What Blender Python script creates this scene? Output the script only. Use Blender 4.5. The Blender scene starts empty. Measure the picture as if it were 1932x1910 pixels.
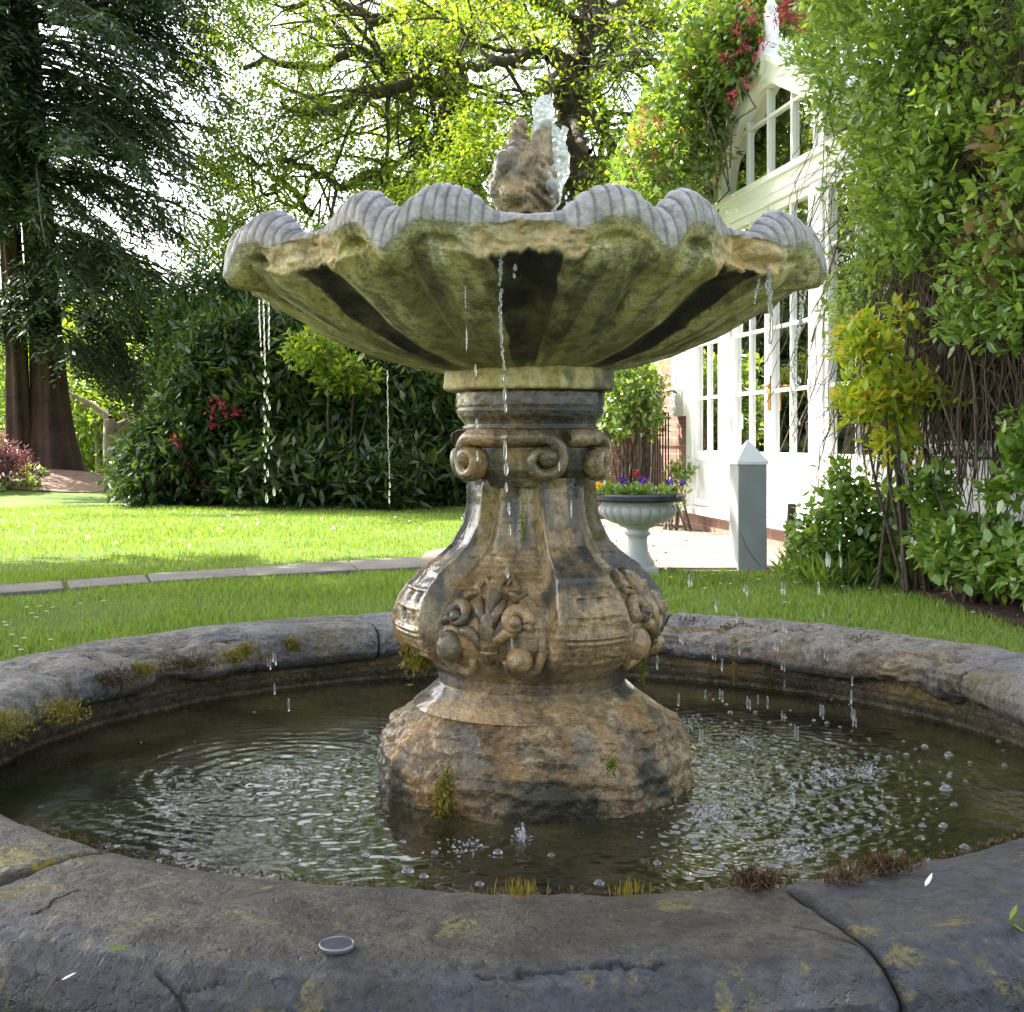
import bpy, bmesh, math, random
import numpy as np
from mathutils import Vector, Matrix
rnd = random.Random(7); rg = np.random.default_rng(11)
PI = math.pi; R = math.radians
SC = bpy.context.scene; COL = SC.collection

# ---------------------------------------------------------------- camera / light
F = 2360.0; CX = 966.0; HY = 831.0; CH = 0.8        # photograph in a 1932 x 1910 frame, horizon row 831
def P(x, y, d): return ((x-CX)*d/F, d, CH-(y-HY)*d/F)
def G(x, y):                                         # ground point seen at a pixel
    d = F*CH/(y-HY); return ((x-CX)*d/F, d)
cam = bpy.data.objects.new('camera', bpy.data.cameras.new('camera')); COL.objects.link(cam)
cam.location = (0, 0, CH); cam.rotation_euler = (R(90), 0, 0)
cam.data.sensor_width = 36; cam.data.lens = 36*F/1932; cam.data.shift_y = -(955-HY)/1932
cam.data.clip_start = .05; cam.data.clip_end = 2000
SC.camera = cam
SUN = Vector((-.566, .424, .707)).normalized()
W = bpy.data.worlds.new('World'); SC.world = W; W.use_nodes = True
wn = W.node_tree; wn.nodes.clear()
sky = wn.nodes.new('ShaderNodeTexSky'); sky.sky_type = 'NISHITA'; sky.sun_disc = False
sky.sun_elevation = math.asin(SUN.z); sky.sun_rotation = math.atan2(SUN.x, SUN.y)
sky.air_density = 1.0; sky.dust_density = 4.0; sky.ozone_density = 1.0
hs = wn.nodes.new('ShaderNodeHueSaturation'); hs.inputs['Saturation'].default_value = .55
bg = wn.nodes.new('ShaderNodeBackground'); bg.inputs[1].default_value = .15
wo = wn.nodes.new('ShaderNodeOutputWorld')
wn.links.new(sky.outputs[0], hs.inputs['Color']); wn.links.new(hs.outputs[0], bg.inputs[0]); wn.links.new(bg.outputs[0], wo.inputs[0])
sl = bpy.data.lights.new('sun', 'SUN'); sl.energy = 4.6; sl.angle = R(.5); sl.color = (1, .95, .86)
so = bpy.data.objects.new('sun', sl); COL.objects.link(so)
so.rotation_euler = SUN.to_track_quat('Z', 'Y').to_euler(); so.location = (-10, 8, 14)
SC.view_settings.view_transform = 'Standard'; SC.view_settings.look = 'None'
SC.view_settings.exposure = 2.35; SC.view_settings.gamma = 1.0
SC.render.engine = 'CYCLES'

# ---------------------------------------------------------------- noise
def _h(ix, iy, iz, s):
    n = (ix*374761393 + iy*668265263 + iz*2147483647 + s*974634777).astype(np.int64) & 0xffffffff
    n = ((n ^ (n >> 13))*1274126177) & 0xffffffff
    n = (n ^ (n >> 16)) & 0xffff
    return n/65535.0
def vn(p, s=0):                                      # value noise, -1..1
    p = np.asarray(p, float); f = np.floor(p); t = p-f; t = t*t*(3-2*t); i = f.astype(np.int64)
    r = 0
    for a in (0, 1):
        for b in (0, 1):
            for c in (0, 1):
                w = (t[..., 0] if a else 1-t[..., 0])*(t[..., 1] if b else 1-t[..., 1])*(t[..., 2] if c else 1-t[..., 2])
                r = r + w*_h(i[..., 0]+a, i[..., 1]+b, i[..., 2]+c, s)
    return r*2-1
ROT = np.array(Matrix.Rotation(.9, 3, (.5, .3, .8))) @ np.array(Matrix.Rotation(.6, 3, (.9, -.3, .2)))
def fbm(p, oct=4, s=0):
    r = 0; a = 1; k = 1; n = 0; p = np.asarray(p, float) @ ROT
    for o in range(oct):
        r = r + a*vn(p*k+17.3*o, s+o); n += a; a *= .5; k *= 2.03; p = p @ ROT
    return r/n
def sst(a, b, x): t = np.clip((x-a)/(b-a), 0, 1); return t*t*(3-2*t)

# ---------------------------------------------------------------- objects
def tag(o, label=None, cat=None, group=None, kind=None):
    if label: o['label'] = label
    if cat: o['category'] = cat
    if group: o['group'] = group
    if kind: o['kind'] = kind
    return o
def empty(name, loc=(0, 0, 0), label=None, cat=None, group=None):
    o = bpy.data.objects.new(name, None); COL.objects.link(o); o.location = loc; o.empty_display_size = .1
    return tag(o, label, cat, group)
def link(name, me, mat, parent=None, smooth=True):
    o = bpy.data.objects.new(name, me); COL.objects.link(o)
    if mat is not None: me.materials.append(mat)
    if smooth: me.polygons.foreach_set('use_smooth', np.ones(len(me.polygons), bool))
    if parent is not None:
        o.parent = parent; o.matrix_parent_inverse = Matrix.Translation(-Vector(parent.location)) if parent.type == 'EMPTY' or True else None
    return o
def raw(name, V, Fc, mat, parent=None, smooth=True, attrs=None):   # V (n,3), Fc (m,k) equal-size faces
    V = np.asarray(V, np.float32); Fc = np.asarray(Fc, np.int32)
    me = bpy.data.meshes.new(name); m, k = Fc.shape
    me.vertices.add(len(V)); me.vertices.foreach_set('co', V.ravel())
    me.loops.add(m*k); me.loops.foreach_set('vertex_index', Fc.ravel())
    me.polygons.add(m); me.polygons.foreach_set('loop_start', np.arange(0, m*k, k, dtype=np.int32))
    me.update(calc_edges=True); me.validate()
    if attrs:
        for an, av in attrs.items():
            a = me.attributes.new(an, 'FLOAT', 'POINT'); a.data.foreach_set('value', np.asarray(av, np.float32).ravel())
    return link(name, me, mat, parent, smooth)
def gridf(nu, nv, wu=False, wv=False):
    i = np.arange(nu if wu else nu-1)[:, None]; j = np.arange(nv if wv else nv-1)[None, :]
    a = i*nv+j; b = ((i+1) % nu)*nv+j; c = ((i+1) % nu)*nv+(j+1) % nv; d = i*nv+(j+1) % nv
    return np.stack([a, b, c, d], -1).reshape(-1, 4)
class MB:                                            # collects quads/tris of simple solids
    def __init__(s): s.v = []; s.f = []
    def add(s, V, Fs):
        n = len(s.v); s.v += [tuple(map(float, v)) for v in V]; s.f += [tuple(i+n for i in f) for f in Fs]
    def box(s, a, b, M=None):
        x0, y0, z0 = a; x1, y1, z1 = b
        V = [(x0,y0,z0),(x1,y0,z0),(x1,y1,z0),(x0,y1,z0),(x0,y0,z1),(x1,y0,z1),(x1,y1,z1),(x0,y1,z1)]
        if M is not None: V = [M @ Vector(v) for v in V]
        s.add(V, [(0,3,2,1),(4,5,6,7),(0,1,5,4),(1,2,6,5),(2,3,7,6),(3,0,4,7)])
    def tube(s, pts, rad, n=8, cap=True):
        pts = [Vector(p) for p in pts]; k = len(pts)
        rr = rad if hasattr(rad, '__len__') else [rad]*k
        V = []; up = Vector((.13, .21, .97))
        for i, p in enumerate(pts):
            t = (pts[min(i+1, k-1)]-pts[max(i-1, 0)])
            t = t.normalized() if t.length > 1e-9 else Vector((0, 0, 1))
            u = t.cross(up)
            if u.length < .1: u = t.cross(Vector((1, 0, 0)))
            u.normalize(); w = t.cross(u); up = w.cross(t) if False else up
            V += [p+(u*math.cos(2*PI*j/n)+w*math.sin(2*PI*j/n))*rr[i] for j in range(n)]
        Fs = [(i*n+j, i*n+(j+1) % n, (i+1)*n+(j+1) % n, (i+1)*n+j) for i in range(k-1) for j in range(n)]
        if cap: Fs += [tuple(range(n))[::-1], tuple(range((k-1)*n, k*n))]
        s.add(V, Fs)
    def ball(s, c, r, nu=10, nv=6, sc=(1, 1, 1)):
        V = [(c[0], c[1], c[2]-r*sc[2])]
        for i in range(1, nv):
            a = -PI/2+PI*i/nv
            V += [(c[0]+r*sc[0]*math.cos(a)*math.cos(2*PI*j/nu), c[1]+r*sc[1]*math.cos(a)*math.sin(2*PI*j/nu), c[2]+r*sc[2]*math.sin(a)) for j in range(nu)]
        V.append((c[0], c[1], c[2]+r*sc[2])); m = len(V)-1
        Fs = [(0, 1+(j+1) % nu, 1+j) for j in range(nu)]
        for i in range(nv-2): Fs += [(1+i*nu+j, 1+i*nu+(j+1) % nu, 1+(i+1)*nu+(j+1) % nu, 1+(i+1)*nu+j) for j in range(nu)]
        Fs += [(m, m-nu+j, m-nu+(j+1) % nu) for j in range(nu)]
        s.add(V, Fs)
    def lathe(s, prof, c=(0, 0, 0), n=48, fn=None):
        V = []
        for r, z in prof:
            for j in range(n):
                a = 2*PI*j/n; q = fn(a, r, z) if fn else r
                V.append((c[0]+q*math.cos(a), c[1]+q*math.sin(a), c[2]+z))
        s.add(V, [(i*n+j, i*n+(j+1) % n, (i+1)*n+(j+1) % n, (i+1)*n+j) for i in range(len(prof)-1) for j in range(n)])
    def prism(s, poly, z0, z1):
        n = len(poly)
        s.add([(x, y, z0) for x, y in poly]+[(x, y, z1) for x, y in poly],
              [tuple(range(n))[::-1], tuple(range(n, 2*n))]+[(i, (i+1) % n, n+(i+1) % n, n+i) for i in range(n)])
    def build(s, name, mat, parent=None, smooth=False, bevel=0):
        me = bpy.data.meshes.new(name); me.from_pydata(s.v, [], s.f); me.update()
        o = link(name, me, mat, parent, smooth)
        if bevel:
            b = o.modifiers.new('bevel', 'BEVEL'); b.width = bevel; b.segments = 2; b.limit_method = 'ANGLE'
        return o

# ---------------------------------------------------------------- materials
def newmat(name):
    m = bpy.data.materials.new(name); m.use_nodes = True; nt = m.node_tree; nt.nodes.clear()
    o = nt.nodes.new('ShaderNodeOutputMaterial'); return m, nt, o
def N(nt, t, **kw):
    n = nt.nodes.new(t)
    for k, v in kw.items():
        if k.startswith('_'): setattr(n, k[1:], v)
        else: n.inputs[k.replace('__', ' ')].default_value = v
    return n
def c4(c): return (c[0], c[1], c[2], 1)
def ramp(nt, src, stops, interp='LINEAR'):
    r = nt.nodes.new('ShaderNodeValToRGB'); e = r.color_ramp.elements; r.color_ramp.interpolation = interp
    while len(e) < len(stops): e.new(.5)
    for i, (p, c) in enumerate(stops):
        e[i].position = p; e[i].color = c4(c) if hasattr(c, '__len__') else (c, c, c, 1)
    nt.links.new(src, r.inputs[0]); return r.outputs[0]
def mixc(nt, f, a, b, mode='MIX'):
    m = nt.nodes.new('ShaderNodeMix'); m.data_type = 'RGBA'; m.blend_type = mode
    for s, v in ((m.inputs[0], f), (m.inputs[6], a), (m.inputs[7], b)):
        if hasattr(v, 'is_output'): nt.links.new(v, s)
        else: s.default_value = c4(v) if hasattr(v, '__len__') else v
    return m.outputs[2]
def mth(nt, op, a, b=0):
    m = nt.nodes.new('ShaderNodeMath'); m.operation = op
    for s, v in ((m.inputs[0], a), (m.inputs[1], b)):
        if hasattr(v, 'is_output'): nt.links.new(v, s)
        else: s.default_value = v
    return m.outputs[0]
def noise(nt, scale, detail=6, rough=.6, vec=None, dist=0, out='Fac'):
    n = nt.nodes.new('ShaderNodeTexNoise'); n.inputs['Scale'].default_value = scale; n.inputs['Detail'].default_value = detail
    n.inputs['Roughness'].default_value = rough; n.inputs['Distortion'].default_value = dist
    if vec is not None: nt.links.new(vec, n.inputs['Vector'])
    return n.outputs[out]
def objv(nt, sc=(1, 1, 1)):
    t = nt.nodes.new('ShaderNodeTexCoord'); m = nt.nodes.new('ShaderNodeMapping'); m.inputs['Scale'].default_value = sc
    nt.links.new(t.outputs['Object'], m.inputs[0]); return m.outputs[0]
def attr(nt, name): a = nt.nodes.new('ShaderNodeAttribute'); a.attribute_name = name; return a.outputs['Fac']
def bump(nt, h, s, d=.01, nrm=None):
    b = nt.nodes.new('ShaderNodeBump'); b.inputs['Strength'].default_value = s; b.inputs['Distance'].default_value = d
    nt.links.new(h, b.inputs['Height'])
    if nrm is not None: nt.links.new(nrm, b.inputs['Normal'])
    return b.outputs[0]
def princ(nt, out, col, rough=.6, nrm=None, spec=.5, **kw):
    b = nt.nodes.new('ShaderNodeBsdfPrincipled')
    for s, v in ((b.inputs['Base Color'], col), (b.inputs['Roughness'], rough)):
        if hasattr(v, 'is_output'): nt.links.new(v, s)
        else: s.default_value = c4(v) if hasattr(v, '__len__') else v
    b.inputs['Specular IOR Level'].default_value = spec
    if nrm is not None: nt.links.new(nrm, b.inputs['Normal'])
    for k, v in kw.items(): b.inputs[k.replace('__', ' ')].default_value = v
    nt.links.new(b.outputs[0], out.inputs[0]); return b
def simple(name, col, rough=.6, nscale=8, var=.25, bs=.15, bscale=60, bd=.003, **kw):
    m, nt, o = newmat(name); v = objv(nt)
    c = mixc(nt, ramp(nt, noise(nt, nscale, 5, .6, v), [(.3, 0.), (.7, 1.)]), tuple(x*(1-var) for x in col), tuple(min(1, x*(1+var*.6)) for x in col))
    princ(nt, o, c, rough, bump(nt, noise(nt, bscale, 4, .6, v), bs, bd), **kw); return m
def leafmat(name, cols, trans=.45, gloss=.08, rough=.4):
    m, nt, o = newmat(name); g = nt.nodes.new('ShaderNodeNewGeometry')
    st = [(i/max(1, len(cols)-1), c) for i, c in enumerate(cols)]
    c = ramp(nt, g.outputs['Random Per Island'], st)
    d = N(nt, 'ShaderNodeBsdfDiffuse'); t = N(nt, 'ShaderNodeBsdfTranslucent'); gl = N(nt, 'ShaderNodeBsdfGlossy', Roughness=rough)
    gl.inputs['Color'].default_value = (.8, .85, .8, 1)
    nt.links.new(c, d.inputs[0])
    tc = mixc(nt, 1.0, c, (1.5, 1.35, .55), 'MULTIPLY'); nt.links.new(tc, t.inputs[0])
    m1 = N(nt, 'ShaderNodeMixShader'); m1.inputs[0].default_value = trans
    nt.links.new(d.outputs[0], m1.inputs[1]); nt.links.new(t.outputs[0], m1.inputs[2])
    m2 = N(nt, 'ShaderNodeMixShader'); m2.inputs[0].default_value = gloss
    nt.links.new(m1.outputs[0], m2.inputs[1]); nt.links.new(gl.outputs[0], m2.inputs[2])
    nt.links.new(m2.outputs[0], o.inputs[0]); return m
def stone(name, cols, scale=6, rough=(.25, .55), bs=.6, bd=.006, spots=(.05, .045, .03), spotamt=.5, fine=90,
          dark=(.018, .018, .012), ochre=(.42, .27, .11), moss=(.1, .11, .02), vstretch=.45, lichen=None, pits=.6, coat=0., grey=(.3, .29, .3)):
    m, nt, o = newmat(name); v = objv(nt, (1, 1, vstretch)); vf = objv(nt)
    c = ramp(nt, noise(nt, scale, 8, .68, v, .4), [(.36+.28*i/(len(cols)-1), k) for i, k in enumerate(cols)])
    c = mixc(nt, ramp(nt, noise(nt, scale*4.3, 7, .72, v, .3), [(.5, 0.), (.6, spotamt)]), c, spots)
    c = mixc(nt, ramp(nt, noise(nt, fine, 3, .6, vf), [(.48, .0), (.66, .5)]), c, tuple(x*1.7 for x in cols[-1]))
    c = mixc(nt, ramp(nt, noise(nt, fine*.7, 4, .7, vf), [(.5, .0), (.62, .6)]), c, tuple(x*.3 for x in cols[0]))
    c = mixc(nt, ramp(nt, noise(nt, fine*2.4, 4, .75, vf), [(.5, .0), (.58, .55)]), c, tuple(x*.5 for x in cols[1]))
    och = mth(nt, 'MULTIPLY', attr(nt, 'ochre'), ramp(nt, noise(nt, 20, 6, .6, vf), [(.3, .45), (.55, 1.)]))
    oc = ramp(nt, noise(nt, 45, 6, .65, vf, .5), [(.3, tuple(x*.35 for x in ochre)), (.5, ochre), (.7, tuple(min(1, x*1.5) for x in ochre))])
    c = mixc(nt, och, c, oc)
    c = mixc(nt, attr(nt, 'grey'), c, ramp(nt, noise(nt, 60, 6, .7, vf), [(.35, tuple(x*.4 for x in grey)), (.6, grey), (.75, tuple(x*1.5 for x in grey))]))
    if lichen:
        lf = mth(nt, 'MULTIPLY', ramp(nt, noise(nt, 12, 7, .7, vf, .5), [(.57, 0.), (.62, 1.)]), ramp(nt, noise(nt, 120, 5, .7, vf), [(.42, 0.), (.56, .9)]))
        c = mixc(nt, lf, c, lichen[0])
        c = mixc(nt, ramp(nt, noise(nt, 27, 6, .7, vf, .2), [(.57, 0.), (.62, .6)]), c, lichen[1])
    c = mixc(nt, mth(nt, 'MULTIPLY', attr(nt, 'moss'), ramp(nt, noise(nt, 70, 7, .75, vf), [(.44, .0), (.54, 1.)])), c, moss)
    c = mixc(nt, mth(nt, 'MULTIPLY', attr(nt, 'dark'), ramp(nt, noise(nt, 14, 6, .6, v), [(.25, .7), (.5, 1.)])), c, dark)
    r = ramp(nt, noise(nt, 25, 5, .6, vf), [(.4, rough[0]), (.6, rough[1])])
    h = mth(nt, 'ADD', noise(nt, fine*1.2, 6, .7, vf), mth(nt, 'MULTIPLY', noise(nt, 28, 8, .7, vf), 2.0))
    h2 = ramp(nt, noise(nt, 130, 2, .5, vf), [(.28, 0.), (.42, 1.)])
    h = mth(nt, 'ADD', h, mth(nt, 'MULTIPLY', h2, pits))
    pb = princ(nt, o, c, r, bump(nt, h, bs, bd*3.2)); pb.inputs['Coat Weight'].default_value = coat; pb.inputs['Coat Roughness'].default_value = .12; return m

M = {}
M['white'] = simple('white_paint', (.80, .80, .79), .4, 3, .06, .05)
M['brown_bark'] = simple('oak_bark', (.07, .052, .036), .9, 5, .5, .9, 14, .04)
M['red_bark'] = simple('redwood_bark', (.055, .03, .02), .95, 3, .5, 1, 8, .05)
M['twig'] = simple('dry_twig', (.11, .08, .055), .85, 20, .5, .3, 90)
M['stem'] = simple('green_stem', (.12, .13, .04), .7, 20, .4, .3, 90)
M['oak'] = leafmat('oak_leaf', [(.09, .18, .02), (.15, .24, .028), (.22, .31, .04), (.32, .37, .07)], .5, .03)
M['redwood'] = leafmat('redwood_needle', [(.018, .038, .02), (.028, .055, .028), (.04, .07, .03), (.055, .085, .03)], .25, .05)
M['rhodo'] = leafmat('rhododendron_leaf', [(.018, .045, .015), (.03, .065, .02), (.05, .09, .02), (.09, .13, .03)], .35, .05, .4)
M['bright'] = leafmat('sunny_leaf', [(.12, .2, .02), (.18, .28, .03), (.25, .36, .05), (.1, .16, .02)], .5)
M['climber'] = leafmat('climber_leaf', [(.1, .18, .035), (.15, .26, .05), (.22, .34, .07), (.32, .44, .12)], .4, .08, .4)
M['honey'] = leafmat('honeysuckle_leaf', [(.06, .12, .02), (.1, .18, .035), (.15, .25, .04), (.24, .31, .05)], .45)
M['gold'] = leafmat('golden_leaf', [(.22, .38, .04), (.34, .48, .05), (.46, .5, .06), (.5, .38, .05)], .45, .06)
M['mint'] = leafmat('shrub_leaf', [(.09, .18, .03), (.13, .24, .04), (.18, .3, .05), (.26, .36, .07)], .4, .08)
M['dead'] = leafmat('withered_leaf', [(.2, .13, .06), (.3, .2, .1), (.14, .09, .05)], .2, .03)
M['grass'] = leafmat('grass_blade', [(.1, .19, .025), (.14, .25, .03), (.19, .29, .045), (.27, .33, .08)], .4, .05)
M['moss'] = leafmat('moss_fibre', [(.16, .12, .02), (.25, .18, .02), (.12, .14, .02), (.3, .24, .04)], .25, .02)
M['moss_brown'] = leafmat('brown_moss_fibre', [(.07, .035, .02), (.11, .055, .03), (.05, .03, .02), (.1, .09, .03)], .2, .02)
M['moss_green'] = leafmat('green_moss_fibre', [(.1, .16, .01), (.18, .25, .02), (.08, .1, .01)], .3, .02)
M['pink'] = leafmat('pink_petal', [(.35, .03, .1), (.45, .06, .16), (.28, .02, .06)], .25, .03)
M['red'] = leafmat('red_petal', [(.2, .012, .03), (.3, .03, .07)], .2, .02)
M['purple'] = leafmat('purple_petal', [(.1, .03, .5), (.16, .06, .6), (.07, .02, .3)], .25, .03)
M['yellow'] = leafmat('yellow_petal', [(.8, .4, .01), (.85, .5, .03)], .25, .03)
M['daisy'] = leafmat('daisy_petal', [(.8, .8, .8), (.75, .75, .78)], .2, .03)
M['maple'] = leafmat('red_maple_leaf', [(.16, .06, .1), (.24, .1, .15), (.12, .04, .07)], .3)
M['black'] = simple('black_rubber', (.02, .02, .022), .45, 10, .3, .1)
M['rimblack'] = simple('dark_rim_paint', (.03, .032, .045), .6, 18, .5, .4, 80)
M['brass'] = simple('brass', (.5, .33, .12), .35, 10, .1, .05, Metallic=1.0)
M['wood'] = simple('weathered_wood', (.1, .06, .045), .85, 12, .4, .6, 40, .005)
M['urn'] = simple('white_stone_urn', (.4, .41, .39), .7, 7, .16, .25, 70, .002)
M['post'] = simple('shade_toned_white_post', (.26, .275, .27), .6, 6, .14, .2, 60, .002)  # white post; the shade on its shaft is put into this grey
M['capwhite'] = simple('white_cap_paint', (.78, .79, .8), .45, 6, .08, .1)
M['silver'] = simple('dull_metal', (.2, .2, .2), .35, 30, .4, .2, 200, .001, Metallic=.8)
M['inside'] = simple('dim_interior', (.12, .1, .08), .9, 1.5, .6, .1)

# ---------------------------------------------------------------- ground
def lawn_mat():
    m, nt, o = newmat('lawn'); v = objv(nt)
    c = ramp(nt, noise(nt, 1.1, 7, .65, v), [(.3, (.06, .12, .014)), (.5, (.09, .17, .02)), (.7, (.14, .2, .03))])
    c = mixc(nt, ramp(nt, noise(nt, 38, 4, .7, v), [(.4, 0.), (.65, .5)]), c, (.2, .24, .05))
    princ(nt, o, c, .8, bump(nt, noise(nt, 60, 5, .75, v), 1, .03), .2); return m
def soil_mat():
    m, nt, o = newmat('soil'); v = objv(nt)
    c = ramp(nt, noise(nt, 14, 8, .7, v), [(.35, (.03, .02, .014)), (.55, (.075, .052, .035)), (.72, (.16, .12, .08))])
    princ(nt, o, c, .95, bump(nt, noise(nt, 30, 8, .75, v), 1, .04), .2); return m
def paving_mat(name, c0, c1):
    m, nt, o = newmat(name); v = objv(nt)
    c = ramp(nt, noise(nt, 3, 8, .7, v), [(.3, c0), (.7, c1)])
    c = mixc(nt, ramp(nt, noise(nt, 25, 5, .7, v), [(.5, 0.), (.7, .5)]), c, tuple(x*.5 for x in c0))
    princ(nt, o, c, .85, bump(nt, noise(nt, 22, 6, .7, v), .7, .012), .3); return m
M['lawn'] = lawn_mat(); M['soil'] = soil_mat()
M['pave'] = paving_mat('paving', (.14, .115, .085), (.25, .21, .165)); M['slab'] = paving_mat('path_slab', (.11, .1, .09), (.2, .185, .165))
gx = np.concatenate([np.linspace(-400, -14, 14), np.linspace(-12, 12, 80), np.linspace(14, 400, 14)])
gy = np.concatenate([np.linspace(-60, -3, 8), np.linspace(-2, 28, 100), np.linspace(32, 600, 16)])
X, Y = np.meshgrid(gx, gy, indexing='ij')
mound = .32*np.exp(-(((X+7.3)/1.9)**2+((Y-19.4)/1.5)**2))
Z = .02*fbm(np.stack([X*.5, Y*.5, X*0], -1), 3)*(np.abs(X) < 14)+mound
Z = Z-.03*((np.hypot(X-.04, Y-2.33)) < 1.9)
raw('lawn_ground', np.stack([X, Y, Z], -1).reshape(-1, 3), gridf(len(gx), len(gy)), M['lawn'])['kind'] = 'structure'
# needle litter under the redwood
a = np.linspace(0, 2*PI, 60, endpoint=False); rr = np.linspace(0, 1, 16)
A, Q = np.meshgrid(a, rr, indexing='ij')
Xl = -6.9+Q*np.cos(A)*(2.3+.3*np.sin(3*A)+.15*np.sin(7*A)); Yl = 19.1+Q*np.sin(A)*(1.35+.15*np.sin(4*A))
Zl = .32*np.exp(-(((Xl+7.3)/1.9)**2+((Yl-19.4)/1.5)**2))+.025*np.sqrt(np.clip(1-Q, 0, 1))+.01
M['litter'] = paving_mat('needle_litter', (.1, .06, .04), (.24, .15, .1))
raw('needle_litter_ground', np.stack([Xl, Yl, Zl], -1).reshape(-1, 3), gridf(60, 16, True), M['litter'])['kind'] = 'structure'
b = MB()                                              # flower bed and patio sheets
bed = [(1.95, 7.5), (2.05, 6.9), (2.08, 6.3), (2.12, 5.7), (2.16, 5.2), (2.25, 4.4), (2.5, 3.0), (4.5, 3.0), (4.5, 7.5)]
b.prism(bed, -.1, .035); b.build('flower_bed_soil', M['soil'])['kind'] = 'structure'
b = MB(); b.prism([(-.6, 7.85), (.9, 7.5), (1.95, 7.38), (4.4, 7.3), (4.4, 14.5), (.9, 13.2), (-.6, 8.7)], -.1, .022)
b.build('patio', M['pave'])['kind'] = 'structure'
# paving joints on the patio, slabs as low raised flags
b = MB(); ys = 7.5
while ys < 13:
    h = rnd.uniform(.45, .7); xs = -.1-.15*(ys-7.5)+rnd.uniform(-.3, 0)
    xs = max(xs, -.5+.3*(ys-8.5))
    while xs < 3.4:
        w = rnd.uniform(.5, .9)
        x1 = xs+w-.014
        if ys+h < 13.2: b.prism([(xs, ys+.0+.02*rnd.random()), (x1, ys+.02*rnd.random()), (x1, ys+h-.02), (xs, ys+h-.02)], .0, .034+.004*rnd.random())
        xs += w
    ys += h
b.build('patio_flagstones', M['pave'], bevel=.005)['kind'] = 'structure'
near = [(-4.2, 5.25), (-2.61, 6.38), (-1.81, 7.02), (-.47, 7.8), (.1, 7.7)]; far = [(-4.4, 5.6), (-2.76, 6.74), (-1.95, 7.42), (-.6, 8.45), (.1, 8.5)]
def lerp2(L, t):
    t = t*(len(L)-1); i = min(int(t), len(L)-2); u = t-i
    return (L[i][0]*(1-u)+L[i+1][0]*u, L[i][1]*(1-u)+L[i+1][1]*u)
b = MB(); n = 9
for i in range(n):
    t0, t1 = i/n+.0012, (i+1)/n-.0012
    p = [lerp2(near, t0), lerp2(near, t1), lerp2(far, t1), lerp2(far, t0)]
    p = [(x+rnd.uniform(-.015, .015), y+rnd.uniform(-.02, .02)) for x, y in p]
    b.prism(p, -.05, .018+rnd.uniform(0, .006))
b.build('stone_path', M['slab'], bevel=.008)['kind'] = 'structure'

# grass blades
def in_bad(x, y):
    bad = np.hypot(x-.04, y-2.33) < 1.24
    t = np.clip((x+4.2)/4.3, 0, 1)
    yn = np.interp(x, [p[0] for p in near], [p[1] for p in near]); yf = np.interp(x, [p[0] for p in far], [p[1] for p in far])
    bad |= (x > -4.2) & (x < .1) & (y > yn+.02) & (y < yf-.02)
    pf = np.interp(x, [-.6, .9, 1.95], [7.85, 7.5, 7.38]); pb = np.interp(x, [-.6, .9, 3], [8.7, 13.2, 14])
    bad |= (x > -.6) & (y > pf) & (y < pb)
    xb = np.interp(y, [3, 4.4, 5.2, 5.7, 6.3, 6.9, 7.5], [2.5, 2.25, 2.16, 2.12, 2.08, 2.05, 1.95])
    bad |= (x > xb) & (y < 7.5)
    return bad
def blades(n, y0, y1, h, w):
    y = y0+(y1-y0)*rg.random(n)**.8; x = (rg.random(n)*2-1)*(.46*y+.3)
    k = ~in_bad(x, y); x = x[k]; y = y[k]; m = len(x)
    hh = h*(.5+rg.random(m))*(1+.35*vn(np.stack([x*2, y*2, x*0], -1)))
    a = rg.random(m)*2*PI; ln = .5*hh*rg.random(m); la = rg.random(m)*2*PI
    dx, dy = np.cos(a)*w, np.sin(a)*w; z0 = np.full(m, -.01)+0*x
    z0 = z0+.02*fbm(np.stack([x*.5, y*.5, x*0], -1), 3)
    V = np.stack([np.stack([x-dx, y-dy, z0], -1), np.stack([x+dx, y+dy, z0], -1),
                  np.stack([x+dx*.7+ln*.4*np.cos(la), y+dy*.7+ln*.4*np.sin(la), z0+hh*.6], -1),
                  np.stack([x+ln*np.cos(la), y+ln*np.sin(la), z0+hh], -1)], 1)
    return V.reshape(-1, 3)
V = np.concatenate([blades(170000, 2.6, 7.6, .030, .0022), blades(130000, 6.5, 15, .034, .004)])
g = raw('lawn_grass', V, np.arange(len(V)).reshape(-1, 4), M['grass'], smooth=False)
tag(g, 'short green mown lawn grass around the pool and beyond', 'grass', kind='stuff')

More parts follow.
